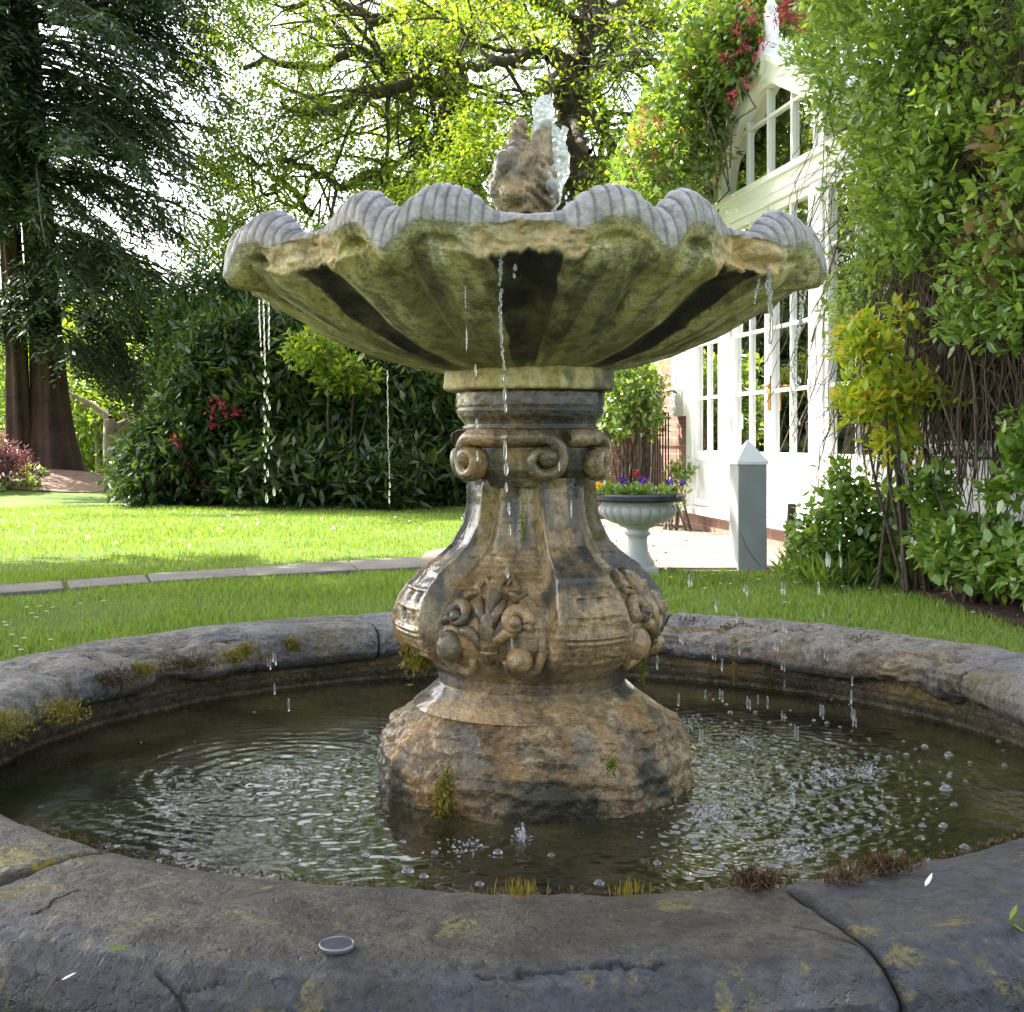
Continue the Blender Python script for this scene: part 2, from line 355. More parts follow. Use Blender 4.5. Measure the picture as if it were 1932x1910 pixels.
# ---------------------------------------------------------------- leaves
def rot_basis(n):
    z = rg.normal(size=(n, 3)); z /= np.linalg.norm(z, axis=1)[:, None]; return z
def leaves(C, size, aspect=.5, drn=None, spread=1.0, shape='quad', up=.3, fold=.25):
    """C (n,3) leaf bases; drn (n,3) preferred axis; returns V, F for leaves"""
    n = len(C); size = size*(.6+.8*rg.random(n)) if not hasattr(size, '__len__') else size
    ax = rot_basis(n)*spread
    if drn is not None: ax = ax+drn
    ax /= np.linalg.norm(ax, axis=1)[:, None]+1e-9
    nr = rot_basis(n); nr[:, 2] += up*np.sign(nr[:, 2])*2
    sd = np.cross(ax, nr); sd /= np.linalg.norm(sd, axis=1)[:, None]+1e-9; nn = np.cross(sd, ax)
    L = size[:, None]; w = L*aspect*.5
    if shape == 'quad':
        V = np.stack([C, C+ax*L*.45+sd*w+nn*L*fold*.3, C+ax*L, C+ax*L*.45-sd*w+nn*L*fold*.3], 1)
        return V.reshape(-1, 3), np.arange(4*n).reshape(-1, 4)
    # six-point leaf, folded on its midrib, tip drooping
    m0 = C; m1 = C+ax*L*.5-nn*L*fold*.25; m2 = C+ax*L-nn*L*fold*.1
    a1 = C+ax*L*.3+sd*w*.95; a2 = C+ax*L*.7+sd*w*.75; b1 = C+ax*L*.3-sd*w*.95; b2 = C+ax*L*.7-sd*w*.75
    V = np.stack([m0, a1, a2, m2, b2, b1, m1], 1); i = np.arange(n)[:, None]*7
    Fq = np.concatenate([i+np.array([[0, 1, 2, 6]]), i+np.array([[6, 2, 3, 3]])[:, :4], i+np.array([[0, 6, 4, 5]]), i+np.array([[6, 3, 4, 4]])])
    return V.reshape(-1, 3), Fq
def leafobj(name, parts, mat, parent=None, smooth=False):
    Vs = []; Fs = []; o = 0
    for V, Fq in parts: Vs.append(V); Fs.append(Fq+o); o += len(V)
    V = np.concatenate(Vs); Fq = np.concatenate(Fs)
    if (Fq[:, 2] == Fq[:, 3]).any():
        bad = Fq[:, 2] == Fq[:, 3]; t = Fq[bad][:, :3]; q = Fq[~bad]
        tri = np.concatenate([t, q[:, [0, 1, 2]], q[:, [0, 2, 3]]]); return raw(name, V, tri, mat, parent, smooth)
    return raw(name, V, Fq, mat, parent, smooth)
def clump(C, k, rad, size, aspect, **kw):
    """k leaves round every clump centre"""
    n = len(C); o = rot_basis(n*k)*(rad*rg.random(n*k)**.5)[:, None]
    return leaves(np.repeat(C, k, 0)+o, size, aspect, drn=o/(rad+1e-9)*kw.pop('out', .7)+kw.pop('bias', np.zeros(3)), **kw)

# ---------------------------------------------------------------- trees
def limb_pts(path, jit=.02, sub=4):
    out = []
    for i in range(len(path)-1):
        a, c = Vector(path[i]), Vector(path[i+1])
        for k in range(sub):
            q = a.lerp(c, k/sub); out.append(q+Vector([rnd.gauss(0, jit) for _ in range(3)])*(1 if k or i else 0))
    out.append(Vector(path[-1])); return out
def tree_limbs(b, start, dirv, length, rad, depth, tips, curl=.35, grav=0, pr=.62, n=3):
    steps = max(3, int(length/.35)); p = Vector(start); d = Vector(dirv).normalized(); pts = [p.copy()]
    for i in range(steps):
        d = (d+Vector([rnd.gauss(0, curl*.4) for _ in range(3)])+Vector((0, 0, grav))).normalized()
        p = p+d*(length/steps); pts.append(p.copy())
        if depth <= 2: tips.append(p.copy())
    b.tube(pts, [rad*(1-.65*i/steps) for i in range(steps+1)], 5 if rad < .06 else 8, False)
    if depth > 0:
        for k in range(n):
            i = rnd.randint(max(1, steps//3), steps); ax = Vector([rnd.gauss(0, 1) for _ in range(3)])
            nd = (d+ax*.75).normalized()
            tree_limbs(b, pts[i], nd, length*pr*rnd.uniform(.75, 1.2), rad*.5, depth-1, tips, curl, grav, pr, n)
# old oak, right trunk
def oak(name_label, limbs, base, rad0, extra, tint, seed, leafn, size=.085, keep=None, thr=0.):
    rnd.seed(seed)
    t = empty('oak_tree', base, name_label, 'tree', 'oaks beyond the fountain')
    b = MB(); tips = []
    for path, r0, r1, kids in limbs:
        pts = limb_pts(path, .04); k = len(pts)
        b.tube(pts, [1.0*(r0+(r1-r0)*i/(k-1)) for i in range(k)], 9, False)
        for j in range(kids):
            i = rnd.randint(k//4, k-1); ax = Vector((rnd.gauss(0, 1), rnd.gauss(0, .8), rnd.gauss(0, .7)))
            tree_limbs(b, pts[i], ax, rnd.uniform(1.2, 2.4), max(.018, (r0+(r1-r0)*i/(k-1))*.45), 2, tips, .5, -.04)
    b.build('trunk', M['brown_bark'], t, True)
    T = np.array([tuple(p) for p in tips])
    if extra is not None: T = np.concatenate([T, extra])
    if keep is not None: T = T[keep(T)]
    idx = rg.integers(0, len(T), leafn//14); C = T[idx]+rg.normal(size=(len(idx), 3))*.2
    if keep is not None: C = C[keep(C)]
    if seed == 3:
        hid = (np.abs(topx(C)-np.interp(topy(C), [-100, 40, 120, 240, 400], [1128, 1110, 1098, 1082, 1070])) < 34) & (C[:, 1] < 17.1); hid |= (np.abs(topy(C)-112) < 26) & (topx(C) > 940) & (topx(C) < 1095) & (C[:, 1] < 17.1); C = C[~(hid & (rg.random(len(C)) < .88))]
    dens = fbm(C*1.7, 3, 3)+.35*vn(C*.35, 6); C = C[dens > thr]
    leafobj('crown', [clump(C, 14, .19, size, .6, out=.5, up=.6)], tint, t)
    return t
def topx(C): return C[:, 0]/C[:, 1]*F+CX
def topy(C): return HY-(C[:, 2]-CH)/C[:, 1]*F
D1 = 17.0
def pp(lst, d=D1, dd=0): return [P(x, y, d+dd*i) for i, (x, y) in enumerate(lst)]
limbs1 = [
 ([P(1052, 945, 17)]+pp([(1055, 700), (1062, 500), (1072, 380), (1080, 300), (1082, 240), (1090, 190), (1098, 120), (1110, 40), (1120, -80), (1130, -250)]), .3, .13, 16),
 (pp([(1092, 135), (1065, 112), (1035, 97), (1000, 95), (975, 118), (945, 112), (905, 128), (860, 120)], 17, -.15), .12, .05, 7),
 (pp([(1098, 120), (1130, 128), (1165, 133), (1200, 118), (1260, 130), (1330, 115)], 17, .15), .09, .04, 8),
 (pp([(1072, 330), (1095, 350), (1120, 372), (1150, 360)], 17, -.1), .07, .03, 4),
 (pp([(1085, 240), (1060, 200), (1050, 165), (1010, 150)], 17, -.2), .06, .03, 4),
 (pp([(1110, 60), (1060, 20), (1000, -20), (930, -80)], 17, -.3), .1, .05, 8),
 (pp([(1110, 60), (1170, 20), (1240, -20), (1330, -80)], 17, .2), .1, .05, 8),
 (pp([(1120, -80), (1040, -160), (950, -220)], 17, -.3), .1, .05, 5)]
cl = []
for (x, y, rx, ry, n, d0, d1) in [(900,330,170,110,260,15.5,18.5),(780,420,170,90,230,15.5,18.5),(1180,250,120,190,300,15.5,19),(1000,60,160,90,160,15,19),(1250,90,150,140,260,15.5,19),(1180,60,140,110,150,15,19),(640,560,120,60,60,16,17.5),(1150,420,80,80,120,16,18.5),(930,240,90,110,160,15.5,18)]:
    d = rg.uniform(d0, d1, n); an = rg.random(n)*2*PI; q = rg.random(n)**.5
    px = x+rx*q*np.cos(an); py = y+ry*q*np.sin(an); cl.append(np.stack([(px-CX)*d/F, d, CH-(py-HY)*d/F], -1))
keepA = lambda C: (topy(C) < 560+.0*C[:, 0]) & (topy(C) > -350)
oak('old oak with a thick grey trunk rising behind the fountain finial', limbs1, P(1052, 945, 17), .3, np.concatenate(cl), M['oak'], 3, 100000, .068, keepA, -.04)
limbs2 = [
 ([P(890, 930, 21)]+pp([(885, 600), (880, 350), (862, 240), (852, 150), (848, 60), (850, -60), (860, -240)], 21), .34, .16, 14),
 (pp([(855, 200), (800, 290), (760, 350), (700, 330), (640, 350), (560, 310), (520, 300)], 19.3, -.1), .13, .04, 9),
 (pp([(850, 170), (790, 150), (740, 170), (690, 165), (640, 200), (590, 215), (530, 190)], 19.3, -.1), .13, .04, 9),
 (pp([(850, 110), (790, 90), (720, 110), (660, 90), (600, 130), (520, 110), (460, 130)], 19.3, .1), .12, .04, 9),
 (pp([(850, 40), (780, 20), (700, 40), (620, -10), (540, 20)], 19.3, .1), .12, .04, 9),
 (pp([(640, 350), (590, 330), (560, 395), (500, 360), (470, 330)], 20), .05, .02, 6),
 (pp([(590, 405), (540, 350), (505, 325), (480, 300), (445, 290)], 19.5), .06, .02, 6),
 (pp([(862, 240), (905, 300), (930, 360), (960, 420)], 20.5), .1, .04, 5),
 (pp([(850, 0), (920, -40), (990, -60)], 20.5), .1, .04, 5)]
cl = []
for (x, y, rx, ry, n, d0, d1) in [(440,120,70,130,150,18,21),(455,470,60,90,110,18,21),(365,500,30,60,30,18,20),(430,260,50,60,60,18,20),(620,180,210,150,330,18,22),(520,330,110,130,150,18,21),(720,80,200,100,260,18,22),(480,90,110,110,120,18,22),(830,90,120,130,260,18,22),(640,400,150,80,130,18,21),(440,420,70,110,60,18,21),(760,260,130,120,250,18,22),(400,340,40,60,25,18,20)]:
    d = rg.uniform(d0, d1, n); an = rg.random(n)*2*PI; q = rg.random(n)**.5
    px = x+rx*q*np.cos(an); py = y+ry*q*np.sin(an); cl.append(np.stack([(px-CX)*d/F, d, CH-(py-HY)*d/F], -1))
oak('wide-spreading oak with ivy-dark trunk and long bare limbs left of the finial', limbs2, P(890, 930, 21), .3, np.concatenate(cl), M['oak'], 5, 140000, .066,
    lambda C: (topy(C) < 560) & (topx(C) > 340) & (topy(C) > -350), -.06)

# redwood
def redwood():
    rnd.seed(12)
    t = empty('redwood_tree', P(105, 925, 20), 'tall dark redwood with drooping needle branches left of the fountain', 'tree')
    n = 64; hs_ = np.array([-.1, .1, .3, .6, 1.0, 1.6, 2.4, 3.4, 5, 7, 9, 11]); rad = np.array([.74, .58, .45, .38, .33, .28, .25, .24, .23, .22, .2, .18])
    cx = np.interp(hs_, [0, 2, 8, 11], [-7.3, -7.42, -7.85, -8.0])
    a = np.linspace(0, 2*PI, n, endpoint=False); A, H = np.meshgrid(a, np.linspace(-.1, 11, 160), indexing='ij')
    rr = np.interp(H, hs_, rad); q = rr*(1+.10*np.cos(A*5+H*.3)*np.exp(-np.clip(H, 0, 9)*.5)+.06*np.cos(A*11+H*.6+2*vn(np.stack([A*2, H, A*0], -1)))+.05*fbm(np.stack([np.cos(A)*5, np.sin(A)*5, H*.8], -1), 3))
    V = np.stack([np.interp(H, hs_, cx)+q*np.cos(A), 20+q*np.sin(A), H], -1).reshape(-1, 3)
    raw('trunk', V, gridf(n, 160, True), M['red_bark'], t)
    rr = np.interp(H, [-.1, .5, 2, 11], [.3, .2, .16, .1]); q = rr*(1+.12*np.cos(A*6+H)+.06*fbm(np.stack([np.cos(A)*5, np.sin(A)*5, H*.8], -1), 3))
    V = np.stack([np.interp(H, [0, 2, 11], [-7.78, -7.82, -8.3])+q*np.cos(A), 19.75+q*np.sin(A), H+.12], -1).reshape(-1, 3)
    raw('trunk', V, gridf(n, 160, True), M['red_bark'], t)
    b = MB(); NC = []; ND = []
    def spray(p, d, L):
        k = max(3, int(L/.045)); w = np.arange(k)/k
        side = d.cross(Vector((0, 0, 1)));
        if side.length < .1: side = Vector((1, 0, 0))
        side.normalize()
        for i in range(k):
            q = p+d*(L*w[i])+Vector((0, 0, -.35*L*w[i]**2)); sg = 1 if i % 2 else -1
            NC.append(tuple(q)); dd = (side*sg*.8+d*.7+Vector((rnd.gauss(0, .25), rnd.gauss(0, .25), rnd.gauss(-.2, .25)))); ND.append(tuple(dd))
    nb = 0
    for i in range(300):
        z = rnd.uniform(2.2, 10.8) if i > 40 else rnd.uniform(6, 11)
        az = rnd.uniform(-2.4, .9) if rnd.random() < .85 else rnd.uniform(0, 2*PI)
        reach = (4.1 if z > 5 else 3.4)*rnd.uniform(.45, 1.05)
        if z < 3.4: reach *= .75
        if az < -1.2: reach *= .5
        cxz = float(np.interp(z, [0, 2, 8, 11], [-7.3, -7.42, -7.85, -8.0]))
        p = Vector((cxz, 20, z)); d = Vector((math.cos(az), math.sin(az)*.8, rnd.uniform(-.25, .15))).normalized()
        st = 14; pts = [p.copy()]
        for k in range(st):
            d = (d+Vector((rnd.gauss(0, .06), rnd.gauss(0, .06), -.045+rnd.gauss(0, .03)))).normalized(); p = p+d*reach/st; pts.append(p.copy())
            if k >= 2 and p.z > .9:
                for s_ in range(4):
                    sd = d.cross(Vector((0, 0, 1))).normalized()*rnd.choice((-1, 1))
                    dv = (d*.8+sd*rnd.uniform(.2, .9)+Vector((0, 0, rnd.uniform(-.7, .15)))).normalized()
                    spray(p+Vector((rnd.gauss(0, .05), rnd.gauss(0, .05), rnd.gauss(0, .08))), dv, rnd.uniform(.25, .6))
        b.tube(pts, [.026*(1-.8*k/st)*reach/3 for k in range(st+1)], 5, False)
    b.build('branches', M['brown_bark'], t, True)
    NC = np.array(NC); ND = np.array(ND); ND /= np.linalg.norm(ND, axis=1)[:, None]
    k = fbm(NC*.75, 3, 9) > -.26; k |= NC[:, 0] < -7.2
    k &= (topy(NC) < 880) & (topy(NC) > -500)
    NC = NC[k]; ND = ND[k]
    if len(NC) > 240000:
        s = rg.permutation(len(NC))[:240000]; NC = NC[s]; ND = ND[s]
    leafobj('needle_sprays', [leaves(NC, .13, .26, drn=ND*2.5, spread=.8, up=.2)], M['redwood'], t)
redwood()

# shrubs
def blobvol(cs, n):
    w = np.array([c[3]*c[4]*c[5] for c in cs]); w = w/w.sum(); out = []
    for c, ww in zip(cs, w):
        k = max(1, int(n*ww)); v = rot_basis(k); r = rg.random(k)**.28
        f = 1+.22*fbm(v*2.3+c[0], 3, 5)
        out.append(np.array(c[:3])+v*(r*f)[:, None]*np.array(c[3:6]))
    return np.concatenate(out)
def shrub(name, label, cat, cs, n, k, rad, size, aspect, mat, group=None, flowers=None, stems=6, shape='quad', parts=None, stemmat=None, **kw):
    cx = sum(c[0] for c in cs)/len(cs); cy = sum(c[1] for c in cs)/len(cs)
    t = empty(name, (cx, cy, 0), label, cat, group)
    C = blobvol(cs, n); C = C[C[:, 2] > .04]
    leafobj('foliage', [clump(C, k, rad, size, aspect, shape=shape, **kw)], mat, t)
    b = MB()
    for i in range(stems):
        c = cs[i % len(cs)]; e = Vector((c[0]+rnd.gauss(0, .4)*c[3], c[1]+rnd.gauss(0, .4)*c[4], c[2]+rnd.uniform(-.2, .7)*c[5]))
        s = Vector((cx+rnd.gauss(0, .12), cy+rnd.gauss(0, .1), 0)); mid = s.lerp(e, .5)+Vector((rnd.gauss(0, .1), rnd.gauss(0, .1), .15))
        b.tube([s, s.lerp(mid, .5), mid, e], [.022, .018, .014, .006], 6, False)
    b.build('stems', stemmat or M['brown_bark'], t, True)
    if flowers:
        fm, fc, fs = flowers
        for i in range(0, len(fc), 2): leafobj('bloom', [clump(fc[i:i+2], 9, fs, fs*.9, .6, out=1.2)], fm, t)
    return t
gp = 'rhododendrons along the far edge of the lawn'
def ell(px, py, d, rx, rz, ry=.8): x, y, z = P(px, py, d); return (x, y, z, rx, ry, rz)
def flow(lst, d, n=3, s=.12):
    out = []
    for x, y in lst:
        for i in range(n): out.append(np.array(P(x, y, d))+rg.normal(size=3)*s)
    return np.array(out)
shrub('rhododendron', 'low rhododendron with scattered red blooms at the left end of the hedge', 'shrub', [ell(330, 880, 15.6, .85, .55), ell(390, 830, 15.8, .8, .75), ell(280, 915, 15.4, .4, .3)], 1500, 8, .1, .14, .36, M['rhodo'], gp,
      (M['red'], flow([(330, 850), (345, 905), (300, 905), (290, 925), (325, 870), (380, 900), (420, 775)], 14.9, 2, .06), .06), out=1)
shrub('rhododendron', 'tall rhododendron with red blooms near its top beside the falling drops', 'shrub', [ell(450, 800, 15.8, .95, 1.1), ell(430, 690, 16, .7, .75), ell(400, 740, 16, .6, .7)], 1900, 8, .1, .15, .34, M['rhodo'], gp,
      (M['red'], flow([(410, 768), (430, 772), (440, 780), (470, 880), (405, 780)], 14.9, 2, .06), .06), out=1)
shrub('rhododendron', 'broad dark rhododendron with pale new leaves in the middle of the hedge', 'shrub', [ell(600, 800, 15.6, 1.2, 1.2), ell(560, 890, 15, .9, .6), ell(540, 680, 16, .9, .8)], 2600, 8, .11, .17, .3, M['rhodo'], gp, None, out=1)
shrub('rhododendron', 'dark rhododendron just left of the fountain pedestal', 'shrub', [ell(790, 830, 15.4, 1.1, 1.15), ell(740, 900, 14.8, .8, .55), ell(720, 710, 16, 1.0, .8)], 2500, 8, .11, .17, .3, M['rhodo'], gp, None, out=1)
shrub('rhododendron', 'dark rhododendron showing behind the right side of the fountain neck', 'shrub', [ell(960, 820, 15.8, 1.2, 1.1), ell(1090, 860, 15.8, .6, .7)], 1800, 8, .11, .17, .3, M['rhodo'], gp, None, out=1)
shrub('laurel_bush', 'high glossy evergreen bush behind the left end of the hedge', 'shrub', [ell(440, 640, 17.5, 1.0, 1.0), ell(560, 640, 17.5, 1.1, .9), ell(380, 700, 17.5, .7, .9)], 2400, 9, .12, .13, .4, M['rhodo'], None, None, out=1)
shrub('sunlit_shrub', 'yellow-green sapling leaning over the hedge under the bowl', 'shrub', [ell(590, 660, 14.7, .32, .22, .3), ell(640, 700, 14.7, .28, .25, .3), ell(690, 720, 14.7, .14, .12, .2)], 110, 14, .12, .09, .5, M['oak'], None, None, stems=3, out=.8)
shrub('green_shrub', 'bright leafy shrub seen between redwood trunk and hedge', 'shrub', [ell(230, 800, 24, 1.7, 1.3, 1.4), ell(180, 730, 25, 1.3, 1.2, 1.4), ell(300, 740, 25, 1.3, 1.2)], 2600, 9, .16, .12, .5, M['bright'])
shrub('green_shrub', 'pale yellow-green shrubbery at the far left edge behind the redwood', 'shrub', [ell(0, 760, 27, 1.6, 2.2, 1.2), ell(-40, 850, 25, 1.2, 1.0)], 1800, 9, .16, .12, .5, M['bright'])
shrub('red_maple', 'small feathery pink-red maple at the left edge by the redwood', 'tree', [ell(10, 870, 18, .36, .26, .4), ell(-40, 860, 18, .45, .4, .4)], 320, 12, .1, .08, .3, M['maple'], out=.8, bias=np.array([.2, 0, -.5]))
shrub('low_fern', 'clump of light green ferny leaves at the foot of the redwood trunk', 'plant', [ell(20, 925, 18, .45, .14, .3), ell(60, 900, 18.6, .25, .15, .2)], 90, 9, .08, .12, .4, M['bright'])
# far wood as one mass, plus slim trunks one can tell apart
C = []
for x in range(-500, 2300, 26):
    d = rnd.uniform(36, 48); h = rnd.uniform(1.2, 2.6)+(1.2 if x < 300 else 0)
    C.append((P(x, 760, d)[0], d, h*.7, 1.4, 1.2, h))
tag(leafobj('distant_wood', [clump(blobvol(C, 9000), 9, .35, .34, .6, out=.8)], M['bright']), 'sunlit far-off wood closing the view beyond the garden', 'wood', kind='stuff')
for i, (x, yb, d, r, lab) in enumerate([(212, 932, 22, .14, 'pale short tree trunk, thicker one of the pair left of the hedge'), (188, 925, 23, .06, 'thin straight tree trunk, slimmer one of the pair left of the hedge')]):
    t = empty('young_tree', P(x, yb, d), lab, 'tree', 'young trees beyond the redwood'); b = MB(); tips = []
    p0 = Vector(P(x, yb+4, d)); p1 = Vector(P(x-6, 790, d)); b.tube([p0, p0.lerp(p1, .3), p0.lerp(p1, .7), p1], [r*1.3, r, r*.9, r*.7], 10)
    for k in range(3): tree_limbs(b, p1-Vector((0, 0, .2*k)), (rnd.gauss(0, 1), .3, .8), 1.2, r*.5, 1, tips)
    b.build('trunk', simple('pale_bark', (.2, .16, .11), .9, 6, .4, .8, 20, .02), t, True)
    leafobj('crown', [clump(np.array([tuple(q) for q in tips])+rg.normal(size=(len(tips), 3))*.2, 14, .3, .12, .5)], M['bright'], t)

# unseen tree added left of view; its crown is shaped to shade the pool
def shade_tree():
    t = empty('unseen_shade_tree', (-8.2, 7.2, 0), 'broad unseen tree added left of view to shade the pool', 'tree')
    b = MB(); tips = []
    b.tube(limb_pts([(-8.2, 7.2, 0), (-8.15, 7.2, 2.5), (-8, 7.3, 5), (-7.8, 7.4, 8)], .05), [.4-.012*i for i in range(13)], 12)
    for e in [(-4, 5, 8), (-3.6, 9, 8.4), (-7, 3.4, 7.5), (-5.5, 10.5, 8.2), (-10.5, 9, 8), (-9.5, 4, 8.5)]:
        b.tube(limb_pts([(-8, 7.3, 4.8), ((-8+e[0])/2, (7.3+e[1])/2, 7), e], .08), [.2-.02*i for i in range(9)], 8, False)
    b.build('trunk', M['brown_bark'], t, True)
    n = 5200; x = rg.uniform(-11, -1.6, n); y = rg.uniform(1.5, 12.3, n); z = rg.uniform(6.2, 9.2, n)
    gxp = x+.8*z; gyp = y-.6*z                            # where each clump's shade lands
    edge = 7.25+.35*vn(np.stack([gxp*.9, gxp*0, gxp*0], -1), 4)+1.25*sst(.3, -.6, gxp)
    edge = edge+.9*np.exp(-((gxp+3.4)/1.2)**2)
    k = (gyp < edge) & (z > 1.3+.38*y) & (gyp > -4) & (fbm(np.stack([gxp, gyp, z*.3], -1)*.6, 3, 8) > -.45)
    C = np.stack([x, y, z], -1)[k]
    leafobj('crown', [clump(C, 10, .34, .24, .7, up=.8)], M['rhodo'], t)
shade_tree()

# ---------------------------------------------------------------- conservatory
WX = lambda s: 3.5635-.178*s                          # facade line, s = its world Y
un = Vector((-.178, 1, 0)).normalized(); nn_ = Vector((-un.y, un.x, 0))   # nn_ points out of the facade, to the lawn
def wp(s, z, o=0): return Vector((WX(s), s, z))+nn_*o
def wbox(b, s0, s1, z0, z1, o0, o1):
    V = [wp(s, z, o) for z in (z0, z1) for (s, o) in ((s0, o0), (s1, o0), (s1, o1), (s0, o1))]
    b.add(V, [(0,3,2,1),(4,5,6,7),(0,1,5,4),(1,2,6,5),(2,3,7,6),(3,0,4,7)])
def brick(name, c1, c2, mortar):
    m, nt, o = newmat(name); t = nt.nodes.new('ShaderNodeTexCoord'); mp = nt.nodes.new('ShaderNodeMapping')
    nt.links.new(t.outputs['Object'], mp.inputs[0])
    sx = nt.nodes.new('ShaderNodeSeparateXYZ'); nt.links.new(t.outputs['Object'], sx.inputs[0]); cb = nt.nodes.new('ShaderNodeCombineXYZ')
    nt.links.new(mth(nt, 'ADD', sx.outputs[0], sx.outputs[1]), cb.inputs[0]); nt.links.new(sx.outputs[2], cb.inputs[1])
    bk = nt.nodes.new('ShaderNodeTexBrick'); nt.links.new(cb.outputs[0], bk.inputs[0])
    bk.inputs['Color1'].default_value = c4(c1); bk.inputs['Color2'].default_value = c4(c2); bk.inputs['Mortar'].default_value = c4(mortar)
    bk.inputs['Scale'].default_value = 1; bk.inputs['Brick Width'].default_value = .225; bk.inputs['Row Height'].default_value = .075; bk.inputs['Mortar Size'].default_value = .006
    c = mixc(nt, ramp(nt, noise(nt, 20, 6, .7), [(.35, 0.), (.7, .5)]), bk.outputs[0], tuple(x*.5 for x in c1))
    princ(nt, o, c, .85, bump(nt, bk.outputs[1], -.5, .01)); return m
M['brick'] = brick('old_brick', (.22, .105, .07), (.28, .15, .1), (.3, .27, .23))
def glassmat():
    m, nt, o = newmat('window_glass'); f = N(nt, 'ShaderNodeFresnel', IOR=1.55)
    v = objv(nt); nb = bump(nt, noise(nt, 2.5, 2, .5, v), .06, .05)
    gl = N(nt, 'ShaderNodeBsdfGlossy', Roughness=.015); tr = N(nt, 'ShaderNodeBsdfTransparent'); tr.inputs[0].default_value = (.3, .33, .31, 1)
    nt.links.new(nb, gl.inputs['Normal']); mx = N(nt, 'ShaderNodeMixShader')
    nt.links.new(mth(nt, 'MINIMUM', mth(nt, 'MULTIPLY', f.outputs[0], 2.2), 1), mx.inputs[0]); nt.links.new(tr.outputs[0], mx.inputs[1]); nt.links.new(gl.outputs[0], mx.inputs[2])
    nt.links.new(mx.outputs[0], o.inputs[0]); return m
M['glass'] = glassmat()
cons = empty('conservatory', wp(9.25, 0), 'white conservatory with arched gable window and glazed double doors', 'building')
SC0, EV, SILL = 9.25, 2.54, .2
GL0, GL1 = 7.35, 11.15
b = MB(); wbox(b, GL0-1.6, GL1+.02, 0, SILL-.03, -.3, .05); b.build('brick_plinth', M['brick'], cons)
b = MB(); wbox(b, GL0, GL1+.05, SILL-.03, SILL+.03, -.3, .12); b.build('sill', M['white'], cons, bevel=.006)
# main posts, beam
fr = MB()
for s0, s1 in ((10.98, 11.15), (10.02+.03, 10.3-.02), (8.3, 8.5), (7.28, 7.42)): wbox(fr, s0, s1, SILL+.03, EV, -.08, .03)
wbox(fr, GL0-.1, GL1, EV, 2.74, -.09, .04); fr.build('frame', M['white'], cons, bevel=.006)
b = MB(); wbox(b, GL0-.13, GL1+.03, 2.70, 2.745, .04, .07); wbox(b, GL0-.1, GL1, 2.60, 2.615, .04, .05); b.build('beam_moulding', M['white'], cons)
def panel(name, s0, s1, label=None, knob=None, nm=1):
    """glazed panel between s0 and s1 with two columns of panes, solid lower panel"""
    o_ = None; b = MB(); st = .06
    wbox(b, s0, s0+st, SILL+.035, EV-.003, -.05, .015); wbox(b, s1-st, s1, SILL+.035, EV-.003, -.05, .015)
    wbox(b, s0+st, s1-st, .62, .71, -.05, .012); wbox(b, s0+st, s1-st, EV-.06, EV-.003, -.05, .012); wbox(b, s0+st, s1-st, SILL+.035, .3, -.05, .012)
    wbox(b, s0+st, s1-st, .3, .62, -.04, -.012)
    o_ = b.build(name, M['white'], cons, bevel=.004)
    if label: o_['label'] = label
    b = MB(); mid = (s0+s1)/2
    wbox(b, mid-.011, mid+.011, .71, EV-.06, -.03, .004)
    for z in (1.165, 1.63, 2.09): wbox(b, s0+st, mid-.014, z-.013, z+.013, -.028, .002); wbox(b, mid+.014, s1-st, z-.013, z+.013, -.028, .002)
    mb_ = b.build('glazing_bars', M['white'], o_)
    b = MB(); V = [wp(s0+st, .71, -.018), wp(s1-st, .71, -.018), wp(s1-st, EV-.06, -.018), wp(s0+st, EV-.06, -.018)]; b.add(V, [(0, 1, 2, 3)]); b.build('pane', M['glass'], o_)
    return o_
def reparent(o, p): o.parent = p
panel('side_panel', 10.3, 10.98)
d1 = panel('door', 9.29, 10.05); d2 = panel('door', 8.5, 9.27)
for s, nm in ((9.24, d2), ):
    b = MB(); wbox(b, s-.02, s+.015, 1.02, 1.28, .015, .03); b.tube([wp(s, 1.2, .02), wp(s, 1.2, .075), wp(s-.13, 1.2, .08)], .009, 8); b.build('handle', M['brass'], nm, True)
for z in (.5, 1.15, 1.95, 2.25): b = MB(); b.tube([wp(8.49, z-.06, .035), wp(8.49, z+.06, .035)], .014, 8); b.build('hinge', M['white'], d2, True)
for z in (.4, .95, 1.7, 2.3): b = MB(); b.tube([wp(10.05, z-.06, .035), wp(10.05, z+.06, .035)], .014, 8); b.build('hinge', M['white'], d1, True)
panel('side_panel', 7.42, 8.3)
# gable: rafters, arch, glazing
AP, EZ, HW = 3.62, 2.745, 1.9
def gz(s): return AP-(abs(s-SC0)/HW)*(AP-EZ)
b = MB()
for sg in (-1, 1):
    s0, s1 = SC0, SC0+sg*(HW+.12)
    for (o0, o1, w0, w1) in ((-.25, .1, 0, .05), (-.1, .07, -.15, 0)):
        V = [wp(s0, AP+w0, o0), wp(s0, AP+w0, o1), wp(s0, AP+w1, o1), wp(s0, AP+w1, o0)]+[wp(s1, gz(s1)+w0, o0), wp(s1, gz(s1)+w0, o1), wp(s1, gz(s1)+w1, o1), wp(s1, gz(s1)+w1, o0)]
        b.add(V, [(0,1,2,3),(7,6,5,4),(0,4,5,1),(1,5,6,2),(2,6,7,3),(3,7,4,0)])
b.build('rafters', M['white'], cons)
b = MB(); AR, AH = .93, .66
def arcp(t, e=0): return SC0+(AR+e)*math.cos(t), 2.75+(AH+e)*math.sin(t)
n = 40
